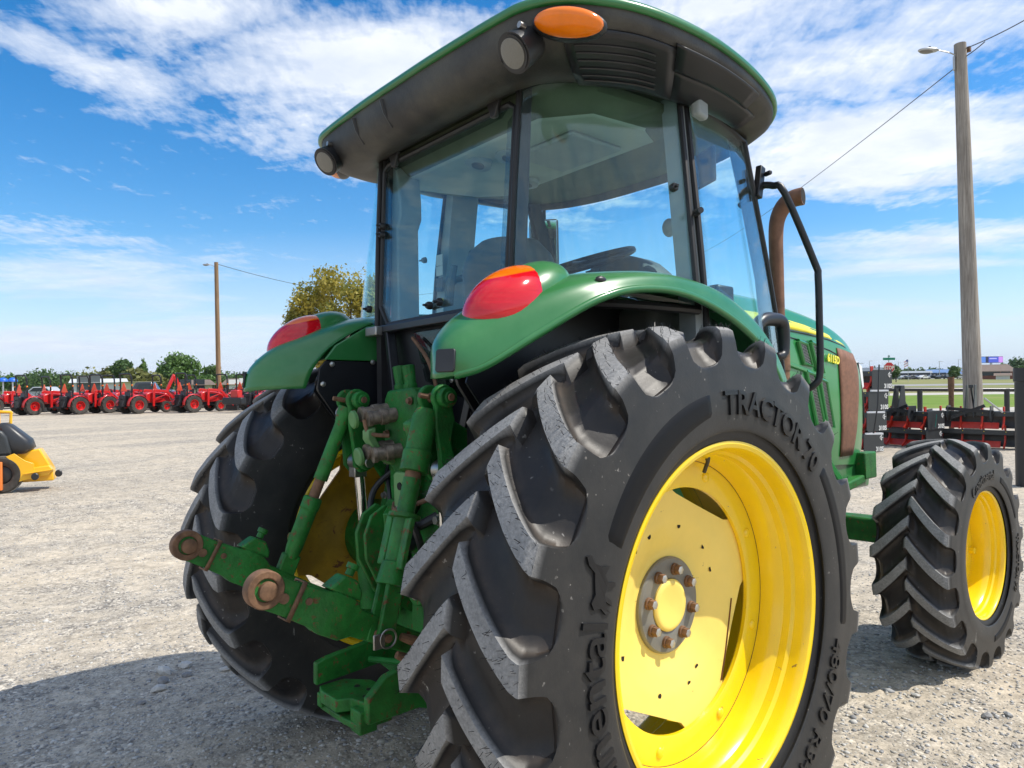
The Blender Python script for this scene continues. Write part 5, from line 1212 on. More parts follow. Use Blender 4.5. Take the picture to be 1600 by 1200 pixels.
def tree(name, label, base_, h, w_, mt, seed, n=1600, leaf=.25, shape='round', cat='tree', group=None, trunk=.30, lobes=9, lf=1.0):
    r = np.random.RandomState(seed); root = empty(name, base_); tag(root, label, cat, group)
    tb = MB(); th = h*trunk
    tr = max(.06, h*.022)
    tb.tube([(0, 0, -.05), (.02*h*.3, 0, th*.6), (0, .01*h, th), (.01*h, 0, h*.72)], [tr*1.3, tr, tr*.8, tr*.2], 8, smooth_n=3)
    cz = th*.8+(h-th*.8)/2; hz = (h-th*.8)/2
    L_ = []
    for k in range(lobes):
        a = r.rand()*6.28; e = r.rand()*2-1; rr = w_/2*(.35+.35*r.rand())*lf
        if shape == 'cone': zz = th+(h-th)*(k+.5)/lobes; R1 = w_/2*(1-(k+.3)/lobes)+.15; L_.append((0, 0, zz, R1, (h-th)/lobes*.8))
        else: L_.append((math.cos(a)*w_/2*(.52+.33*(1-lf)*1.4)*math.sqrt(1-e*e*.8), math.sin(a)*w_/2*(.52+.33*(1-lf)*1.4)*math.sqrt(1-e*e*.8), cz+e*hz*(.58+.3*(1-lf)), rr, rr*.8))
    if shape != 'cone': L_.append((0, 0, cz+hz*.35, w_*.28, hz*.55))
    for (x, y, z, a, c) in L_[:(7 if lf == 1 else 40)]:
        if shape != 'cone': tb.tube([(0, 0, th*.8), (x*.5, y*.5, (z+th)/2), (x, y, z)], [tr*.5, tr*.3, tr*.1], 6, smooth_n=2)
    tb.build('trunk', M_bark, root)
    Lr = np.array(L_); wt = Lr[:, 3]**2; k = r.choice(len(L_), n, p=wt/wt.sum())
    u = r.randn(n, 3); u /= np.linalg.norm(u, axis=1)[:, None]; rad0 = (.35+.65*r.rand(n)**.45)*(1+.16*r.randn(n))
    C = Lr[k, :3]+u*np.stack([Lr[k, 3], Lr[k, 3], Lr[k, 4]], 1)*rad0[:, None]
    nrm = u+.9*r.randn(n, 3); nrm /= np.linalg.norm(nrm, axis=1)[:, None]
    t1 = np.cross(nrm, r.randn(n, 3)); t1 /= np.linalg.norm(t1, axis=1)[:, None]; t2 = np.cross(nrm, t1); s = leaf*(.5+r.rand(n))[:, None]
    V = np.stack([C-t1*s, C-t2*s*.55, C+t1*s, C+t2*s*.55+nrm*s*.2], 1).reshape(-1, 3); F = np.arange(4*n).reshape(-1, 4)
    me = bpy.data.meshes.new('crown'); me.vertices.add(4*n); me.vertices.foreach_set('co', V.astype(np.float32).ravel()); me.loops.add(4*n); me.loops.foreach_set('vertex_index', F.astype(np.int32).ravel())
    me.polygons.add(n); me.polygons.foreach_set('loop_start', (np.arange(n)*4).astype(np.int32)); me.update(calc_edges=True)
    at = me.attributes.new('tint', 'FLOAT', 'POINT'); ti = np.clip((k % 3)*.28+.55*r.rand(n)-.05, 0, 1); at.data.foreach_set('value', np.repeat(ti, 4).astype(np.float32))
    me.materials.append(mt); o = bpy.data.objects.new('crown', me); COL.objects.link(o); o.parent = root
    return root
def tree_px(px, top, wpx, d, mt, label, seed, **k):
    h = zat(px, top, d); return tree(k.pop('name', 'broadleaf_tree'), label, spot(px, d, 0), h, wpx/FPX*d, mt, seed, **k)
tree_px(548, 414, 195, 42, M_leafy, 'loose yellow-green tree in early autumn colour behind the left fender', 3, n=26000, leaf=.10, lobes=70, trunk=.22, lf=.36)
tree_px(192, 561, 40, 135, M_leafd, 'dark round-topped tree above the white shed', 4, n=2600, leaf=.30, lobes=8)
tree_px(170, 570, 30, 140, M_leafo, 'small olive tree left of the dark round tree', 5, n=1300, leaf=.3)
tree_px(224, 560, 20, 128, M_leafg, 'narrow pointed tree between the dark tree and the broad one', 6, n=1200, leaf=.26, shape='cone', lobes=7)
tree_px(285, 553, 62, 120, M_leafg, 'broad mid-green tree left of the lamp pole', 7, n=4200, leaf=.28, lobes=13)
tree_px(257, 568, 26, 124, M_leafg, 'green tree leaning on the left side of the broad tree', 8, n=1500, leaf=.27)
tree_px(333, 570, 34, 140, M_leafd, 'dark tree just behind the lamp pole', 9, n=1800, leaf=.3)
tree_px(322, 584, 28, 100, M_leafg, 'small bright green tree in front of the pole trees', 10, n=1500, leaf=.22)
tree_px(402, 563, 22, 92, M_leafd, 'dark conifer showing beside the rear left fender', 11, n=1800, leaf=.2, shape='cone', lobes=9, name='conifer_tree')
for i, (px, top, w_, d, mt) in enumerate(((220, 577, 46, 118, M_leafo), (245, 582, 40, 116, M_leafo), (140, 583, 60, 150, M_leafo), (110, 585, 50, 160, M_leafd), (70, 584, 60, 190, M_leafd), (17, 583, 26, 170, M_leafg), (40, 588, 50, 200, M_leafd), (372, 590, 60, 170, M_leafd), (-20, 586, 50, 190, M_leafd))):
    tree_px(px, top, w_, d, mt, ['olive hedgerow tree right of the small pointed tree', 'olive hedgerow tree against the left side of the broad tree', 'olive hedgerow tree left of the white shed roof', 'hedgerow tree just left of the white shed', 'low dark hedgerow tree above the second red tractor', 'green hedgerow tree above the two blue canopies', 'low dark hedgerow tree above the leftmost red tractor', 'dark hedgerow tree above the brick house roof', 'hedgerow tree cut by the left edge of the photo'][i], 20+i, n=1100, leaf=.38, trunk=.12, group='trees along the far edge of the lot', name='hedgerow_tree')
for i in range(26):
    px = -60+i*19; tree_px(px, 590-(i*7 % 5), 40, 240+(i*13 % 30), M_leafd, 'distant hedgerow tree on the left horizon', 60+i, n=420, leaf=.7, trunk=.1, group='distant hedgerow trees on the left horizon', name='hedgerow_tree')
tree_px(1400, 570, 20, 150, M_leafd, 'dark tree right of the stop sign', 40, n=1500, leaf=.25)
tree_px(1490, 571, 18, 150, M_leafd, 'round dark tree left of the wooden pole', 41, n=1500, leaf=.25)
tree_px(1592, 561, 34, 260, M_leafd, 'tree behind the brown roof at the right edge', 42, n=1000, leaf=.5)
tree_px(1567, 566, 12, 280, M_leafg, 'small tree under the billboard', 43, n=500, leaf=.45)
for i in range(16):
    px = 1330+i*19; tree_px(px, 580-(i*5 % 3), 34, 420, M_leafd, 'distant tree behind the shops on the right', 90+i, n=300, leaf=1.1, trunk=.1, group='distant trees behind the shops on the right', name='hedgerow_tree')

# ---- poles, lamps, wires
M_wood = wood_mat('weathered_pole_wood', (.20, .170, .14), (.40, .36, .31))
M_woodb = wood_mat('brown_pole_wood', (.20, .12, .06), (.34, .22, .12))
M_galv = mat('galvanised_steel', (.45, .46, .46), .4, metal=.7)
M_wire = mat('cable', (.05, .05, .055), .6)
def pole(px, d, top, r0, r1, lean, m, label, armpx, lampk):
    b0 = spot(px, d, -.05); h = zat(px, top, d)
    root = MB().tube([(0, 0, 0), (RT.x*lean*.5, RT.y*lean*.5, h*.5), (RT.x*lean, RT.y*lean, h)], [r0, (r0+r1)/2, r1], 20).build('utility_pole', m); root.location = b0
    tag(root, label, 'pole'); T_ = Vector((RT.x*lean, RT.y*lean, h)); k = lampk
    MB().tube([T_+RT*(-r1*.8)+Vector((0, 0, -.40*k)), T_+RT*(-.35*k)+Vector((0, 0, -.30*k)), T_+RT*(-armpx)+Vector((0, 0, -.20*k))], .022*k, 8, smooth_n=4).build('lamp_arm', M_galv, root)
    hd = T_+RT*(-armpx-.32*k)+Vector((0, 0, -.20*k))
    lm = Matrix((RT, FW, Vector((0, 0, 1)))).transposed()
    MB().ell(hd, (.36*k, .15*k, .085*k), 20, 10, lm).build('street_lamp', M_galv, root)
    MB().ell(hd+Vector((0, 0, -.03*k))+RT*(-.06*k), (.26*k, .13*k, .085*k), 20, 10, lm).build('lamp_lens', M_lens, root)
    MB().cyl(hd+Vector((0, 0, .08*k))+RT*(.05*k), hd+Vector((0, 0, .13*k))+RT*(.05*k), .035*k, 10).build('photocell', M_blk, root)
    return root, b0+T_
p1, T1 = pole(1522, 15, 66, .19, .115, -.22, M_wood, 'tall grey wooden pole with a street lamp, standing behind the row of box blades', .48, .62)
MB().box(Vector((RT.x*-.22, RT.y*-.22, zat(1522, 66, 15)-.12))+RT*.17, (.10, .10, .10)).build('insulator', M_rust, p1, bevel=.01)
MB().box(Vector((RT.x*-.22, RT.y*-.22, zat(1522, 66, 15)-.12))-RT*.12+Vector((0, 0, -.3)), (.04, .12, .30)).build('arm_plate', M_galv, p1, bevel=.01)
p2, T2 = pole(342, 48, 409, .17, .13, -.05, M_woodb, 'brown wooden pole with a small street lamp behind the red tractors', .42, .75)
def wire(a, b_, sag, r, label):
    a, b_ = Vector(a), Vector(b_); pts = [a.lerp(b_, i/24)-Vector((0, 0, sag*4*(i/24)*(1-i/24))) for i in range(25)]
    return tag(MB().tube(pts, r, 6).build('power_line', M_wire), label, 'cable')
def pt(px, py, d): p = spot(px, d); return Vector((p.x, p.y, zat(px, py, d)))
wire(T1+Vector((0, 0, -.42)), pt(1100, 395, 60), .35, .010, 'thin cable dropping left from the lamp pole across the sky')
wire(T1+Vector((0, 0, -.14)), pt(1720, -40, 13), .12, .010, 'upper cable leaving the lamp pole to the right')
wire(T1+Vector((0, 0, -.34)), pt(1545, 66, 14.6), .02, .010, 'short lower cable tied to the right side of the lamp pole')
wire(T2+Vector((0, 0, -.1)), pt(700, 455, 80), 1.2, .018, 'cable running right from the brown pole to the yellowing tree')

# ---- compact red tractors
def small_tyre(R, Wd, rim, n, name, parent, c, sgn):
    b = MB(); h = Wd/2
    b.lathe([(h*.75, rim), (h*.98, rim+(R-rim)*.35), (h*.95, R*.93), (h*.7, R*.955), (-h*.7, R*.955), (-h*.95, R*.93), (-h*.98, rim+(R-rim)*.35), (-h*.75, rim)], 40, c=c)
    for k in range(n):
        for s in (1, -1):
            a0 = 2*math.pi*(k+(.5 if s > 0 else 0))/n; g = []
            for t in (0, .5, 1.0):
                a = a0-t*.30; rr = R if t < .9 else R*.97; da = .055
                g.append([Vector(c)+Vector((s*h*t, -math.cos(a+q*da)*z, math.sin(a+q*da)*z)) for q, z in ((-1.3, R*.93), (-.8, rr), (.8, rr), (1.3, R*.93))])
            b.grid(g); b.add(g[-1], [(0, 1, 2, 3)])
    t = b.build(name, M_rubs, parent, ang=30)
    MB().lathe([(sgn*h*.82, rim*1.02), (sgn*h*.80, rim*.94), (sgn*h*.25, rim*.86), (sgn*h*.20, rim*.45), (sgn*h*.45, rim*.36), (sgn*h*.47, .001)], 32, c=c).build('rim', M_redp, t, ang=30)
    MB().lathe([(sgn*h*.471, rim*.18), (sgn*h*.55, rim*.16), (sgn*h*.55, .001)], 16, c=c).build('hub', M_blk, t)
    return t
def red_tractor(label, loader=True, boom=False, box=False, group='red compact tractors lined up across the lot'):
    r = empty('compact_tractor'); tag(r, label, 'tractor', group)
    for s in (1, -1):
        small_tyre(.46, .34, .235, 16, 'rear_tyre', r, (.52*s, 0, .45), s); small_tyre(.31, .20, .165, 12, 'front_tyre', r, (.48*s, 1.62, .31), s)
        g = []
        for i in range(11):
            a = R_(-5+175*i/10); R1 = .53
            g.append([(s*x, -math.cos(a)*R1*1.0+.02, .45+math.sin(a)*(R1+dz)) for x, dz in ((.36, .0), (.43, .012), (.56, .0), (.59, -.04))])
        MB().grid(g).build('fender', M_redp, r, solid=.012, ang=50)
        MB().box((s*.36, 0.08, .80), (.10, .62, .14)).build('fender_base', M_redp, r, bevel=.03)
    MB().prism([(.62, .55), (.62, 1.02), (.80, 1.10), (1.3, 1.10), (1.75, 1.02), (2.02, .90), (2.06, .60), (1.9, .5)], 'x', -.27, .27).build('hood', M_redp, r, bevel=.07, seg=4)
    MB().box((0, 2.02, .72), (.40, .08, .30)).build('grille', M_blk, r, bevel=.02)
    for s in (1, -1):
        MB().ell((.20*s, 2.03, .86), (.07, .05, .045), 14, 8).build('headlamp', M_lens, r)
        MB().prism([(1.0, .78), (1.0, .98), (1.62, .93), (1.62, .78)], 'x', .272*s, .280*s).build('side_vent', M_blk, r, bevel=.01)
    MB().box((0, .85, .50), (.34, 2.0, .30)).build('chassis', M_blkm, r, bevel=.03)
    MB().box((0, 1.62, .34), (.86, .14, .12)).build('front_axle', M_blkm, r, bevel=.02)
    MB().box((0, .45, .62), (.80, .55, .06)).build('floor_plate', M_blk, r, bevel=.01)
    MB().cyl((-.48, 0, .45), (.48, 0, .45), .10, 14).build('rear_axle', M_blkm, r)
    MB().box((0, -.02, .84), (.44, .42, .10)).build('seat', M_seatb, r, bevel=.04, seg=3)
    MB().box((0, -.22, 1.04), (.42, .10, .38), (R_(-10), 0, 0)).build('seat_back', M_seatb, r, bevel=.045, seg=3)
    MB().tube([(0, .66, 1.0), (0, .50, 1.12)], .02, 8).tube([Vector((.17*math.cos(a), .49+.06*math.sin(a), 1.13+.15*math.sin(a))) for a in [2*math.pi*k/20 for k in range(21)]], .014, 6).build('steering_wheel', M_blk, r)
    MB().tube([(-.47, -.28, .55), (-.47, -.30, 1.75), (-.44, -.34, 1.98), (-.34, -.36, 2.06), (.34, -.36, 2.06), (.44, -.34, 1.98), (.47, -.30, 1.75), (.47, -.28, .55)], .040, 10, smooth_n=4).build('roll_bar', M_blkm, r)
    for s in (1, -1):
        MB().ell((.54*s, -.32, 1.48), (.045, .04, .045), 12, 8).build('marker_lamp', M_ambl, r)
        MB().box((.47*s, -.29, 1.22), (.07, .09, .18)).build('bar_hinge', M_blkm, r, bevel=.01)
    MB().prism([(-.27, 1.16), (.27, 1.16), (.03, 1.60), (-.03, 1.60)], 'y', -.42, -.41).build('slow_vehicle_sign', M_smv, r, smooth=False)
    hb = MB().box((0, -.42, .66), (.46, .30, .60)); hb.build('hitch_housing', M_blkm, r, bevel=.03)
    for s in (1, -1):
        MB().bar((.18*s, -.35, .42), (.30*s, -1.0, .36), .03, .06).build('lower_link', M_blkm, r); MB().tube([(.16*s, -.45, .85), (.27*s, -.72, .40)], .018, 6).build('lift_rod', M_blkm, r)
    MB().bar((0, -.45, .80), (0, -.85, .72), .04, .04).build('top_link', M_blkm, r)
    if loader:
        for s in (1, -1):
            MB().bar((.40*s, .95, .35), (.40*s, .98, 1.22), .07, .12, up=(0, 1, 0)).build('loader_post', M_redp, r, bevel=.01)
            MB().bar((.40*s, .95, 1.20), (.42*s, 1.75, 1.12), .07, .13).bar((.42*s, 1.70, 1.14), (.44*s, 2.50, .30), .07, .13).build('loader_arm', M_redp, r, bevel=.01)
            MB().tube([(.40*s, 1.05, .75), (.42*s, 1.65, .95)], .03, 10).build('loader_cylinder', M_redp, r)
            MB().tube([(.43*s, 1.9, 1.10), (.45*s, 2.50, .62)], .022, 8).build('bucket_cylinder', M_chr, r)
        MB().prism([(2.50, .03), (2.46, .30), (2.50, .52), (2.56, .54), (2.58, .30), (2.66, .07), (3.02, .03), (3.02, .01)], 'x', -.72, .72).build('bucket', M_char, r)
    if boom:
        MB().bar((0, -.75, .55), (-.05, -1.45, 2.05), .16, .22).build('backhoe_boom', M_redp, r, bevel=.02); MB().bar((-.05, -1.42, 2.1), (-.05, -2.15, .75), .12, .18).build('backhoe_stick', M_redp, r, bevel=.02)
        MB().tube([(0, -.8, .9), (0, -1.2, 1.9)], .05, 8).build('boom_cylinder', M_blkm, r)
    if box:
        MB().box((0, -1.25, .95), (.5, .35, .42)).build('tiller_gearbox', M_redp, r, bevel=.05); MB().box((0, -1.4, .6), (1.3, .4, .35)).build('tiller_hood', M_blkm, r, bevel=.05)
    return r
LBL = ['second red compact tractor from the left edge, loader raised low in front', 'third red compact tractor from the left, behind open gravel']
spec = [ # px of the right rear wheel, depth, heading offset, options, label
 (55, 36.3, 0, {}, 'red compact tractor nearest the left edge with both rear wheels showing'),
 (126, 36.3, 2, {}, 'red compact tractor second along the front row, in front of the far trees'),
 (172, 37.6, 5, {'loader': False}, 'red compact tractor tucked close behind its right neighbour left of the pale wall'),
 (218, 36.2, 0, {}, 'red compact tractor in front of the pale yellow wall'),
 (304, 36.6, -3, {}, 'red compact tractor with loader and bucket in full view left of the lamp pole'),
 (-8, 38.2, -3, {}, 'red compact tractor cut by the left edge of the photo'),
 (365, 42.5, 0, {}, 'red compact tractor behind the loader bucket, right of the lamp pole'),
 (413, 36.8, 6, {'loader': False, 'box': True}, 'red compact tractor with a rear tiller half hidden by the green fender'),
 (90, 41.5, -4, {'loader': False}, 'red compact tractor in the second row behind the two leftmost'),
 (150, 42.0, 0, {}, 'red compact tractor in the second row, low roll bar in front of the white shed'),
 (190, 40.5, 7, {}, 'red compact tractor in the second row below the dark round tree'),
 (262, 41.8, -6, {'loader': False}, 'red compact tractor in the second row in front of the broad green tree'),
 (316, 43.5, 4, {'loader': False, 'boom': True}, 'red compact tractor with a raised red backhoe boom'),
 (395, 43.0, 0, {}, 'red compact tractor in the second row right of the lamp pole'),
]
protos = {}
for px, d, dh, opt, label in spec:
    key = tuple(sorted(opt.items()))
    if key in protos:
        r = copy_tree(protos[key]); r['label'] = label
    else: r = red_tractor(label, **opt); protos[key] = r
    hd = YAW+R_(-52+dh-0)*1.0+R_(26.0*(1-(px/250)*.12))
    # wheel at (.52,0) should stand on the bearing px
    off = Matrix.Rotation(hd, 3, 'Z') @ Vector((.67, 0, 0)); p = spot(px, d, 0)-off
    r.location = (p.x, p.y, 0); r.rotation_euler = (0, 0, hd)

# ---- yellow mower at the left edge
mw = empty('ride_on_mower', spot(3, 9.5, 0)); mw.scale = (.86, .86, .95); mw.rotation_euler = (0, 0, YAW+R_(26)); tag(mw, 'yellow ride-on mower with black seat, cut by the left edge of the photo', 'mower')
ty = MB().lathe([(.08, .13), (.105, .17), (.105, .235), (.085, .258), (-.085, .258), (-.105, .235), (-.105, .17), (-.08, .13)], 48, 'y', (0, 0, .26)).build('tyre', M_rubs, mw)
tt = MB()
for k in range(60):
    for j in range(5):
        a = 2*math.pi*(k+.5*(j % 2))/60; tt.box((math.sin(a)*.262, -.072+.036*j, .26+math.cos(a)*.262), (.020, .026, .012), (0, a, 0))
kind(tt.build('tread_block', M_steel, ty, smooth=False), 'stuff').data.materials[0] = mat('pale_tread', (.17, .16, .145), .85)  # tread blocks paler than the tyre walls
MB().lathe([(-.07, .001), (-.07, .09), (-.05, .13)], 24, 'y', (0, 0, .26)).build('rim', M_blk, ty)
MB().box((-.06, -.13, .25), (.14, .08, .40)).build('side_bracket', M_mowo, mw, bevel=.01)
MB().prism([(.05, .52), (.16, .56), (.30, .45), (.42, .40), (.42, .20), (.16, .14), (.22, .35)], 'y', -.10, -.085).build('frame_plate', M_mow, mw, bevel=.004)
MB().prism([(.12, .55), (.47, .60), (.64, .30), (.66, .12), (.12, .12)], 'y', .10, .40).build('rear_body', M_mow, mw, bevel=.02)
MB().prism([(.30, .33), (.62, .36), (.66, .30), (.60, .22), (.32, .20)], 'y', -.09, .10).build('rear_plate', M_mow, mw, bevel=.01)
MB().box((.48, .0, .285), (.40, .30, .012), (0, R_(-6), 0)).build('foot_tray', M_mow, mw, bevel=.002)
for x, y in ((.44, -.16), (.72, .14)): MB().lathe([(-.022, .001), (-.022, .040), (-.012, .052), (.012, .052), (.022, .040), (.022, .001)], 24, 'y', (x, y, .22)).build('guide_roller', M_blk, mw)
MB().prism([(-.45, .52), (-.45, .88), (-.02, .90), (.06, .80), (.11, .58), (.10, .52)], 'y', -.02, .45).build('engine_cover', M_char, mw, bevel=.05, seg=4)
MB().box((-.30, .1, .93), (.30, .42, .10)).build('tank_cap', M_mowo, mw, bevel=.03)
sb = []
for z, y0, y1, x0, x1 in ((.54, .04, .40, .06, .30), (.62, .0, .44, .03, .40), (.74, .0, .44, -.02, .36), (.86, .02, .42, -.06, .22), (.96, .06, .38, -.08, .10), (.99, .12, .34, -.06, .04)):
    c = ((x0+x1)/2, (y0+y1)/2, z); sb.append([Vector((c[0]+(x1-x0)/2*math.copysign(abs(math.cos(a))**.6, math.cos(a)), c[1]+(y1-y0)/2*math.copysign(abs(math.sin(a))**.6, math.sin(a)), z)) for a in [2*math.pi*k/24 for k in range(24)]])
sb_ = MB().grid(sb, 0, True); sb_.add([tuple(p) for p in sb[-1]], [tuple(range(24))]); sb_.build('seat', M_seatb, mw, ang=70)
MB().tube([(-.30, .30, .90), (-.28, .30, 1.13), (.04, .30, 1.14), (.06, .30, 1.10), (.05, .30, .92)], .022, 10, smooth_n=4).tube([(-.10, .30, 1.13), (-.10, .30, .95)], .02, 8).build('roll_hoop', M_mow, mw)
tag(mw, 'yellow ride-on mower with black seat, cut by the left edge of the photo', 'mower')
# ---- box blades (scrapers) stacked by the fence on the right
M_foam = mat('white_foam', (.8, .8, .8), .7)
def box_blade(label, frame=True, mark=True, group='charcoal and red box blades stacked by the fence'):
    "origin under the near side plate; width runs along -x (away), blade faces local -y"
    r = empty('box_blade'); tag(r, label, 'farm implement', group)
    W = 1.5; pl = [(-.25, .03), (-.25, .34), (-.22, .37), (.24, .37), (.25, .36), (.25, .02), (-.20, -.0)]
    for x in (0, -W): MB().prism(pl, 'x', x-.006, x+.006).build('side_plate', M_char, r, bevel=.003)
    if mark:
        flat_text('model_number', '310S', .115, (.0085, .045, .03), (0, 1, 0), (0, 0, 1), M_white, r, .002, .003, .88)
        ring = [(.0085, .185+.030*math.sin(a), .275+.030*math.cos(a)) for a in [R_(-230+i*18) for i in range(-2, 13)]]
        b = MB().tube([(.0085, .185+.033*math.cos(R_(a)), .275+.033*math.sin(R_(a))) for a in range(60, 301, 16)], .0055, 5)
        b.box((.009, .187, .275), (.004, .010, .105)); b.box((.009, .205, .275), (.004, .05, .010)); b.build('round_emblem', M_white, r)
    MB().bar((-.01, -.06, .30), (-W+.01, -.06, .30), .09, .09).build('tool_bar', M_char, r, bevel=.006)
    MB().prism([(.10, .02), (.14, .10), (.13, .24), (.08, .33), (.095, .33), (.15, .24), (.16, .10), (.12, .02)], 'x', -W+.01, -.01).build('rear_blade', M_char, r)
    MB().prism([(-.03, .01), (-.01, .07), (.02, .13), (.035, .13), (.005, .07), (-.01, .01)], 'x', -W+.40, -.30).build('front_blade', M_redf, r)
    for k in range(4):
        x = -.22-k*.355
        MB().prism([(-.03, .44), (.03, .44), (.03, .20), (-.02, .08), (-.13, -.0), (-.15, .03), (-.05, .12), (-.03, .2)], 'x', x-.014, x+.014).build('ripper_shank', M_redf, r, bevel=.003)
        MB().tube([(x+.03, -.11, .32), (x+.03, -.02, .28)], .008, 6).build('shank_pin', M_sticky, r)
    if frame:
        c = -W/2
        for s in (-.12, .12): MB().prism([(-.20, .24), (-.05, .86), (.04, .86), (.07, .60), (.05, .24)], 'x', c+s*.6-.008, c+s*.6+.008).build('hitch_frame', M_char, r, bevel=.004)
        for k_, (a_, b_) in enumerate((((c-.4, -.16, .40), (c+.4, -.16, .34)), ((c-.3, -.20, .22), (c+.25, -.12, .46)))): MB().bar(a_, b_, .04, .06).build('cross_bar', M_blkm, r)
        MB().bar((c, .0, .80), (c, .24, .34), .03, .05).build('hitch_brace', M_char, r, bevel=.004)
        MB().box((c, 0, .83), (.08, .07, .06)).build('hitch_top', M_char, r, bevel=.004)
        for s in (-.36, .36): MB().prism([(-.02, .14), (-.02, .46), (-.24, .46), (-.28, .24), (-.20, .14)], 'x', c+s-.008, c+s+.008).build('hitch_lug', M_char, r, bevel=.003)
    return r
proto_b = box_blade('lowest box blade in the stack of four beside the green hood', frame=False)
proto_f = box_blade('x', frame=True)
def place(proto, px, d, z, hd, label, first=[]):
    r = proto if proto not in first else copy_tree(proto)
    first.append(proto); r['label'] = label; p = spot(px, d, z); r.location = p; r.rotation_euler = (0, 0, hd); return r
used = []
for k, (px, lab) in enumerate(((1364, 'lowest'), (1369, 'second from the bottom'), (1372, 'third from the bottom'), (1378, 'topmost'))):
    place(proto_b, px, 12.9, .003+.387*k, YAW-R_(68), f'charcoal box blade with 310S lettering, {lab} in the stack of four', used)
    if k:
        p = spot(px-4, 12.6, .387*k-.006); o = MB().box((0, 0, 0), (.30, .06, .03)).build('foam_block', M_foam); o.location = p; o.rotation_euler = (0, 0, YAW)
        tag(o, f'white foam block under the {lab} 310S plate of the stack of four', 'packing foam')
o = MB().tube([spot(1374, 12.45, 1.62), spot(1371, 12.40, .9), spot(1364, 12.5, .40)], .013, 6).build('strap', M_blk); tag(o, 'black strap running down the stack of four 310S plates', 'strap')
place(proto_f, 1462, 13.6, .36, YAW-R_(64), 'box blade with a green stripe and tall hitch frame, upper of the middle pair', used)
place(proto_b, 1459, 13.6, .003, YAW-R_(64), 'box blade lying under the one with the tall hitch frame', used)
o = MB().bar(spot(1460.5, 13.52, .42), spot(1463, 13.52, .66), .02, .004).build('green_strap', mat('teal_strap', (.02, .22, .18), .5)); tag(o, 'thin teal strap over the middle 310S side plate', 'strap')
up = place(proto_b, 1404, 14.6, .02, YAW-R_(88), 'box blade turned sideways behind the stack of four', used)
place(proto_f, 1590, 13.2, .36, YAW-R_(46), 'upper box blade of the right stack with its hitch frame against the pole', used)
place(proto_b, 1592, 13.2, .003, YAW-R_(46), 'lower box blade of the right stack, half hidden by the front tyre', used)
# hydraulic hoses and pale cylinder on the right stack
o = MB().tube([spot(1538, 12.9, .98), spot(1552, 12.9, .85), spot(1566, 12.9, .72)], .018, 8).build('top_link_tube', M_galv); tag(o, 'pale steel link tube lying across the right stack of blades', 'link')
# ---- pipe fence, posts
M_pipe = mat('black_pipe', (.018, .018, .020), .35)
def vw(l, d, z): p = CAM+FW*d+RT*l; return Vector((p.x, p.y, z))
fe = MB().tube([vw(11.0, 21.5, zat(1395, 608, 21.5)), vw(17.6, 21.5, zat(1590, 611, 21.5))], .062, 12).build('pipe_fence', M_pipe)
tag(fe, 'black welded pipe fence behind the box blades', 'fence')
MB().tube([vw(11.0, 21.5, .28), vw(17.6, 21.5, .22)], .05, 12).build('lower_rail', M_pipe, fe)
for px in (1400, 1437, 1508, 1573): 
    q = spot(px, 21.5, -.05); MB().tube([q, Vector((q.x, q.y, .98))], .075 if px != 1508 else .05, 12).build('fence_post', M_pipe, fe)
q = spot(1486, 14.8, 0); h_ = zat(1484, 589, 14.8)
o = MB().tube([(0, 0, 0), (0, 0, h_-.28), (0, 0, h_-.25), (0, 0, h_)], [.050, .050, .060, .060], 18).build('rusty_post', M_rust); o.location = q; tag(o, 'rust-brown steel pipe post standing left of the wooden pole', 'post')
q = spot(1602, 8.9, 0); h_ = zat(1600, 575, 8.9)
o = MB().tube([(0, 0, 0), (0, 0, h_-.18), (0, 0, h_-.17), (0, 0, h_)], [.115, .115, .128, .128], 28).build('black_post', M_pipe); o.location = q; tag(o, 'thick black steel post cut by the right edge, behind the front wheel', 'post')
# ---- stop sign and street name
sg = empty('stop_sign', spot(1389, 50, 0)); tag(sg, 'red octagonal stop sign under a green street name plate', 'sign'); sg.rotation_euler = (0, 0, YAW)
zc = zat(1387, 574.5, 50)
MB().cyl((0, 0, 0), (0, 0, zc+.9), .035, 8).build('sign_post', M_galv, sg)
oc = lambda r: [(r*math.cos(R_(22.5+45*k)), zc+r*math.sin(R_(22.5+45*k))) for k in range(8)]
MB().prism(oc(.41), 'y', -.05, -.045).build('sign_border', M_white, sg, smooth=False)
MB().prism(oc(.38), 'y', -.058, -.052).build('sign_face', mat('sign_red', (.62, .02, .03), .4), sg, smooth=False)
flat_text('lettering', 'STOP', .36, (0, -.062, zc-.125), (1, 0, 0), (0, 0, 1), M_white, sg, .004, .008, .78, 'CENTER')
M_sgn = mat('sign_green', (.01, .22, .14), .4)
MB().box((0, -.04, zc+.62), (.86, .02, .17)).build('name_plate', M_sgn, sg); MB().box((0, -.02, zc+.80), (.34, .02, .12), (0, 0, R_(80))).build('name_plate', M_sgn, sg)
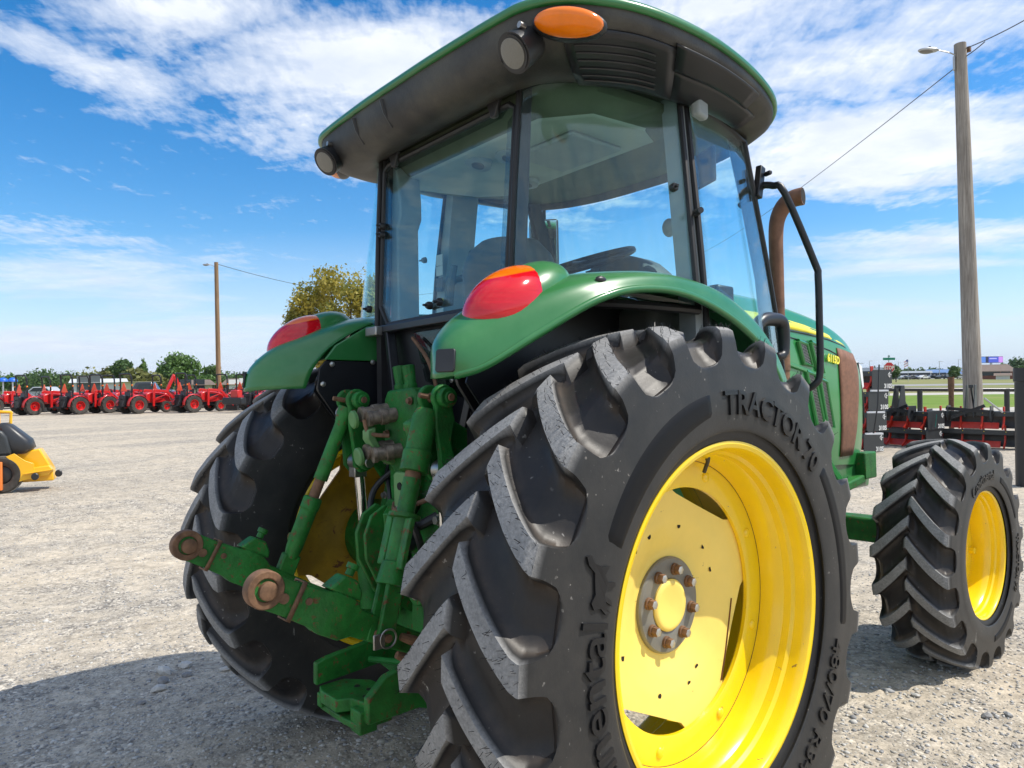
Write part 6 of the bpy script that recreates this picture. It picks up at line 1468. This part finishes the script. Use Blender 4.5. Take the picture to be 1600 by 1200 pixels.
# ---- buildings
M_br = mat('red_brick', (.20, .075, .05), .85, var=.15, var_scale=2); M_rb = mat('brown_shingle', (.17, .125, .095), .9, var=.15, var_scale=1); M_wm = mat('white_metal_siding', (.62, .63, .62), .5)
M_gm = mat('grey_metal_siding', (.30, .32, .33), .5); M_ym = mat('pale_yellow_siding', (.66, .62, .42), .6); M_bm = mat('blue_metal_roof', (.10, .19, .38), .4); M_dgm = mat('dark_roof_metal', (.10, .115, .12), .5); M_win = mat('dark_window', (.03, .04, .05), .1)
def house(name, label, px0, px1, d, ybase, yeave, ytop, wall, roof_m, depth=14, wins=(), hip=False, cat='building', turn=0):
    l0, l1 = (px0-800)/FPX*d, (px1-800)/FPX*d; be = math.atan(((px0+px1)/2-800)/FPX); W_ = (l1-l0)*math.cos(be); turn = turn-math.degrees(be); ze = zat((px0+px1)/2, yeave, d); zt = zat((px0+px1)/2, ytop, d)
    r = empty(name, vw((l0+l1)/2, d, 0)); r.rotation_euler = (0, 0, YAW+R_(turn)); tag(r, label, cat)
    MB().box((0, depth/2, ze/2), (W_, depth, ze)).build('wall', wall, r, smooth=False)
    o_ = .5; inset = W_*.18 if hip else 0
    MB().add([(-W_/2-o_, -o_, ze), (W_/2+o_, -o_, ze), (W_/2+o_, depth+o_, ze), (-W_/2-o_, depth+o_, ze), (-W_/2-o_+inset, depth/2, zt), (W_/2+o_-inset, depth/2, zt)], [(0, 1, 5, 4), (2, 3, 4, 5), (1, 2, 5), (3, 0, 4), (3, 2, 1, 0)]).build('roof', roof_m, r, smooth=False)
    for (fx, w_, z, h_, m, nm) in wins: MB().box((-W_/2+fx*W_, -.03, z), (w_, .10, h_)).build(nm, m, r, smooth=False)
    return r
wn = lambda xs, z=1.6, w_=1.2, h_=1.1: tuple((x, w_, z, h_, M_win, 'window') for x in xs)
house('metal_shed', 'long white metal shed with a pale roof behind the red tractors', 114, 196, 105, 610, 598, 591, M_wm, M_wm, 18, (((.3, 3, 1.6, 3, M_dgm, 'door')),))
house('storage_building', 'low pale yellow building beside the white shed', 190, 244, 90, 610, 596.5, 596, M_ym, M_ym, 8)
house('brick_house', 'house with a light brown roof below the broad green tree', 280, 332, 82, 612, 602, 593, M_ym, M_rb, 10, wn((.2, .6)), True)
house('brick_house', 'brick house with a brown roof right of the lamp pole', 352, 400, 82, 612, 601, 591, M_br, M_rb, 10, ((.3, 1.2, 1.5, 1.1, M_white, 'window'), (.7, 1.6, 1.6, 1.2, M_white, 'door')), True)
house('warehouse', 'dark grey roofed warehouse behind the stop sign', 1322, 1378, 270, 592, 580, 574, M_gm, M_dgm, 30)
house('shop_building', 'long white metal shop building beyond the field, left part', 1404, 1455, 290, 592, 583, 579.5, M_wm, M_gm, 30, wn((.2, .5, .8), 1.5, 4, 2))
house('shop_building', 'blue roofed building between the two round trees beyond the field', 1448, 1482, 300, 592, 583, 577, M_gm, M_bm, 26, wn((.3, .7), 1.5, 3, 2))
house('shop_building', 'low blue roofed building just left of the wooden pole', 1490, 1512, 300, 592, 584, 577, M_wm, M_bm, 26)
house('brick_building', 'brick building with a wide brown roof right of the wooden pole', 1503, 1588, 200, 592, 581, 569, M_br, M_rb, 22, wn((.2, .45, .62, .8), 1.7, 2.2, 1.3), True)
house('brick_wing', 'white gabled porch wing at the right end of the brick building', 1556, 1578, 190, 592, 587, 583, M_wm, M_rb, 6)
# billboard
bb = empty('billboard', spot(1549, 330, 0)); bb.rotation_euler = (0, 0, YAW); tag(bb, 'blue and purple digital billboard on a post above the brown roof', 'billboard')
z0, z1 = zat(1549, 567, 330), zat(1549, 557, 330)
MB().box((0, 0, (z0+z1)/2), (10.6, .8, z1-z0)).build('screen_cabinet', M_blk, bb, smooth=False)
MB().cyl((0, 0, 0), (0, 0, z0), .5, 12).build('support_post', M_galv, bb)
def em(n, c): return mat(n, (.02, .02, .02), .4, emis=(c[0], c[1], c[2], .9))
for x, w_, c, n in ((-4.0, 2.2, (.10, .25, .75), 'screen_blue'), (-2.2, 1.4, (.02, .02, .06), 'screen_dark'), (1.0, 5.0, (.06, .10, .62), 'screen_navy'), (4.2, 2.0, (.62, .28, .85), 'screen_purple')):
    MB().box((x, -.43, (z0+z1)/2), (w_, .06, (z1-z0)*.9)).build('screen_panel', em(n, c), bb, smooth=False)
MB().box((.6, -.47, (z0+z1)/2+.5), (3.4, .04, .5)).build('screen_text_bar', em('screen_pale', (.5, .5, .9)), bb, smooth=False)
# flag
fp = empty('flagpole', spot(1419, 160, 0)); tag(fp, 'tall thin flagpole flying a small red, white and blue flag', 'flagpole'); fp.rotation_euler = (0, 0, YAW)
zt = zat(1423, 561, 160); MB().cyl((0, 0, 0), (0, 0, zt), .05, 8).build('mast', M_galv, fp)
for k in range(5): MB().bar((-.02, 0, zt-.25-k*.28), (-.85, .1, zt-.75-k*.28), .02, .14).build('flag_stripe', M_redf if k % 2 == 0 else M_white, fp)
MB().bar((-.02, -.03, zt-.30), (-.36, .0, zt-.52), .02, .5).build('flag_canton', mat('flag_blue', (.02, .04, .25), .7), fp)
for px, d, top in ((1359, 300, 564), (1468, 260, 565), (1342, 200, 568), (1404, 330, 566), (1498, 330, 562)):
    q = spot(px, d, 0); z_ = zat(px, top, d); a = MB().tube([(0, 0, 0), (0, 0, z_)], [.14, .10], 8).build('light_pole', M_galv); a.location = q; a.rotation_euler = (0, 0, YAW)
    tag(a, {1359: 'thin light pole above the grey warehouse', 1468: 'thin light pole left of the round tree above the shops', 1342: 'thin light pole at the left end of the warehouse', 1404: 'thin light pole behind the tree beside the stop sign', 1498: 'thin light pole right of the round dark tree'}[px], 'pole', 'distant light poles above the far shops'); MB().box((.5, 0, z_), (1.6, .2, .15)).build('pole_arm', M_galv, a)
# parked vehicles, simple cars built once and copied
def car(label, paint, px, d, truck=False, rz=0, group='vehicles parked in front of the far shops'):
    r = empty('pickup_truck' if truck else 'parked_car', spot(px, d, 0)); r.rotation_euler = (0, 0, YAW+R_(rz)); tag(r, label, 'pickup truck' if truck else 'car', group)
    if truck: body = [(-2.6, .5), (-2.6, 1.05), (-.4, 1.08), (.0, 1.75), (1.2, 1.78), (1.6, 1.15), (2.7, 1.08), (2.8, .5)]
    else: body = [(-2.2, .35), (-2.25, .95), (-1.4, 1.05), (-.8, 1.5), (.6, 1.5), (1.1, 1.0), (2.2, .85), (2.3, .35)]
    MB().prism(body, 'y', -.85, .85).build('body', paint, r, bevel=.1, seg=2)
    w_ = [(.05, 1.15), (.25, 1.62), (1.05, 1.64), (1.4, 1.2)] if truck else [(-1.1, 1.05), (-.65, 1.42), (.5, 1.42), (.9, 1.05)]
    MB().prism(w_, 'y', -.87, .87).build('side_window', M_win, r)
    for x in (-1.5, 1.6):
        for y in (-.86, .86): MB().cyl((x, y-.12, .36), (x, y+.12, .36), .36, 18).build('wheel', M_rubs, r)
    return r
P_ = {n: mat('car_paint_'+n, c, .3, coat=.6) for n, c in (('white', (.7, .7, .7)), ('dark', (.03, .035, .05)), ('silver', (.4, .42, .44)), ('blue', (.03, .06, .16)))}
for i, (px, c) in enumerate(((1404, 'dark'), (1414, 'silver'), (1424, 'dark'), (1431, 'white'), (1438, 'dark'), (1443, 'white'), (1457, 'dark'), (1472, 'dark'), (1498, 'silver'))):
    car(f'{c} car parked before the far shops, number {i+1} along the row' if 0 else ['dark car at the left end of the far row', 'silver car next to the left end of the far row', 'dark car below the flagpole', 'white car just right of the flagpole', 'dark car between two white ones in the far row', 'white car right of the flagpole, next to a gap', 'dark car in the middle of the far row', 'dark car left of the round dark tree', 'silver car by the wooden pole in the far row'][i], P_[c], px, 255-(i % 3)*3, rz=8*(i % 3))
car('dark pickup truck parked in front of the pale yellow building', P_['dark'], 216, 60, True, 15, 'vehicles behind the red tractors')
car('grey car parked behind the red tractors near the left edge', P_['silver'], 72, 70, False, 0, 'vehicles behind the red tractors')
# blue canopies far left
for px, lab in ((5, 'blue canopy tank top at the far left edge'), (20, 'blue canopy tank top second from the left edge')):
    u = empty('blue_canopy', spot(px, 52, 0)); tag(u, lab, 'canopy', 'two blue canopies behind the red tractors'); zt = zat(px, 589, 52)
    MB().ell((0, 0, zt-.35), (.32, .32, .30), 20, 8, None, 0, 0.0, 1.0).cyl((0, 0, zt-.36), (0, 0, zt-.34), .32, 20).build('canopy_top', M_blue, u)
    MB().cyl((0, 0, 0), (0, 0, zt-.3), .05, 10).build('canopy_pole', M_wm, u)
# ---- thin air over the plain: far things pale towards the horizon
hz = MB().box((0, 3500, 62), (19000, 19000, 136)).build('haze', MATS['black_plastic'], smooth=False)
hz.rotation_euler = (0, 0, 0); kind(hz, 'stuff')
hm = bpy.data.materials.new('thin_haze'); hm.use_nodes = True; nt = hm.node_tree; nt.nodes.clear()
o_ = nt.nodes.new('ShaderNodeOutputMaterial'); pv = nt.nodes.new('ShaderNodeVolumePrincipled'); pv.inputs['Color'].default_value = (.80, .89, 1.0, 1); pv.inputs['Density'].default_value = 0.00008; pv.inputs['Anisotropy'].default_value = 0.0
nt.links.new(pv.outputs[0], o_.inputs['Volume']); hz.data.materials.clear(); hz.data.materials.append(hm)
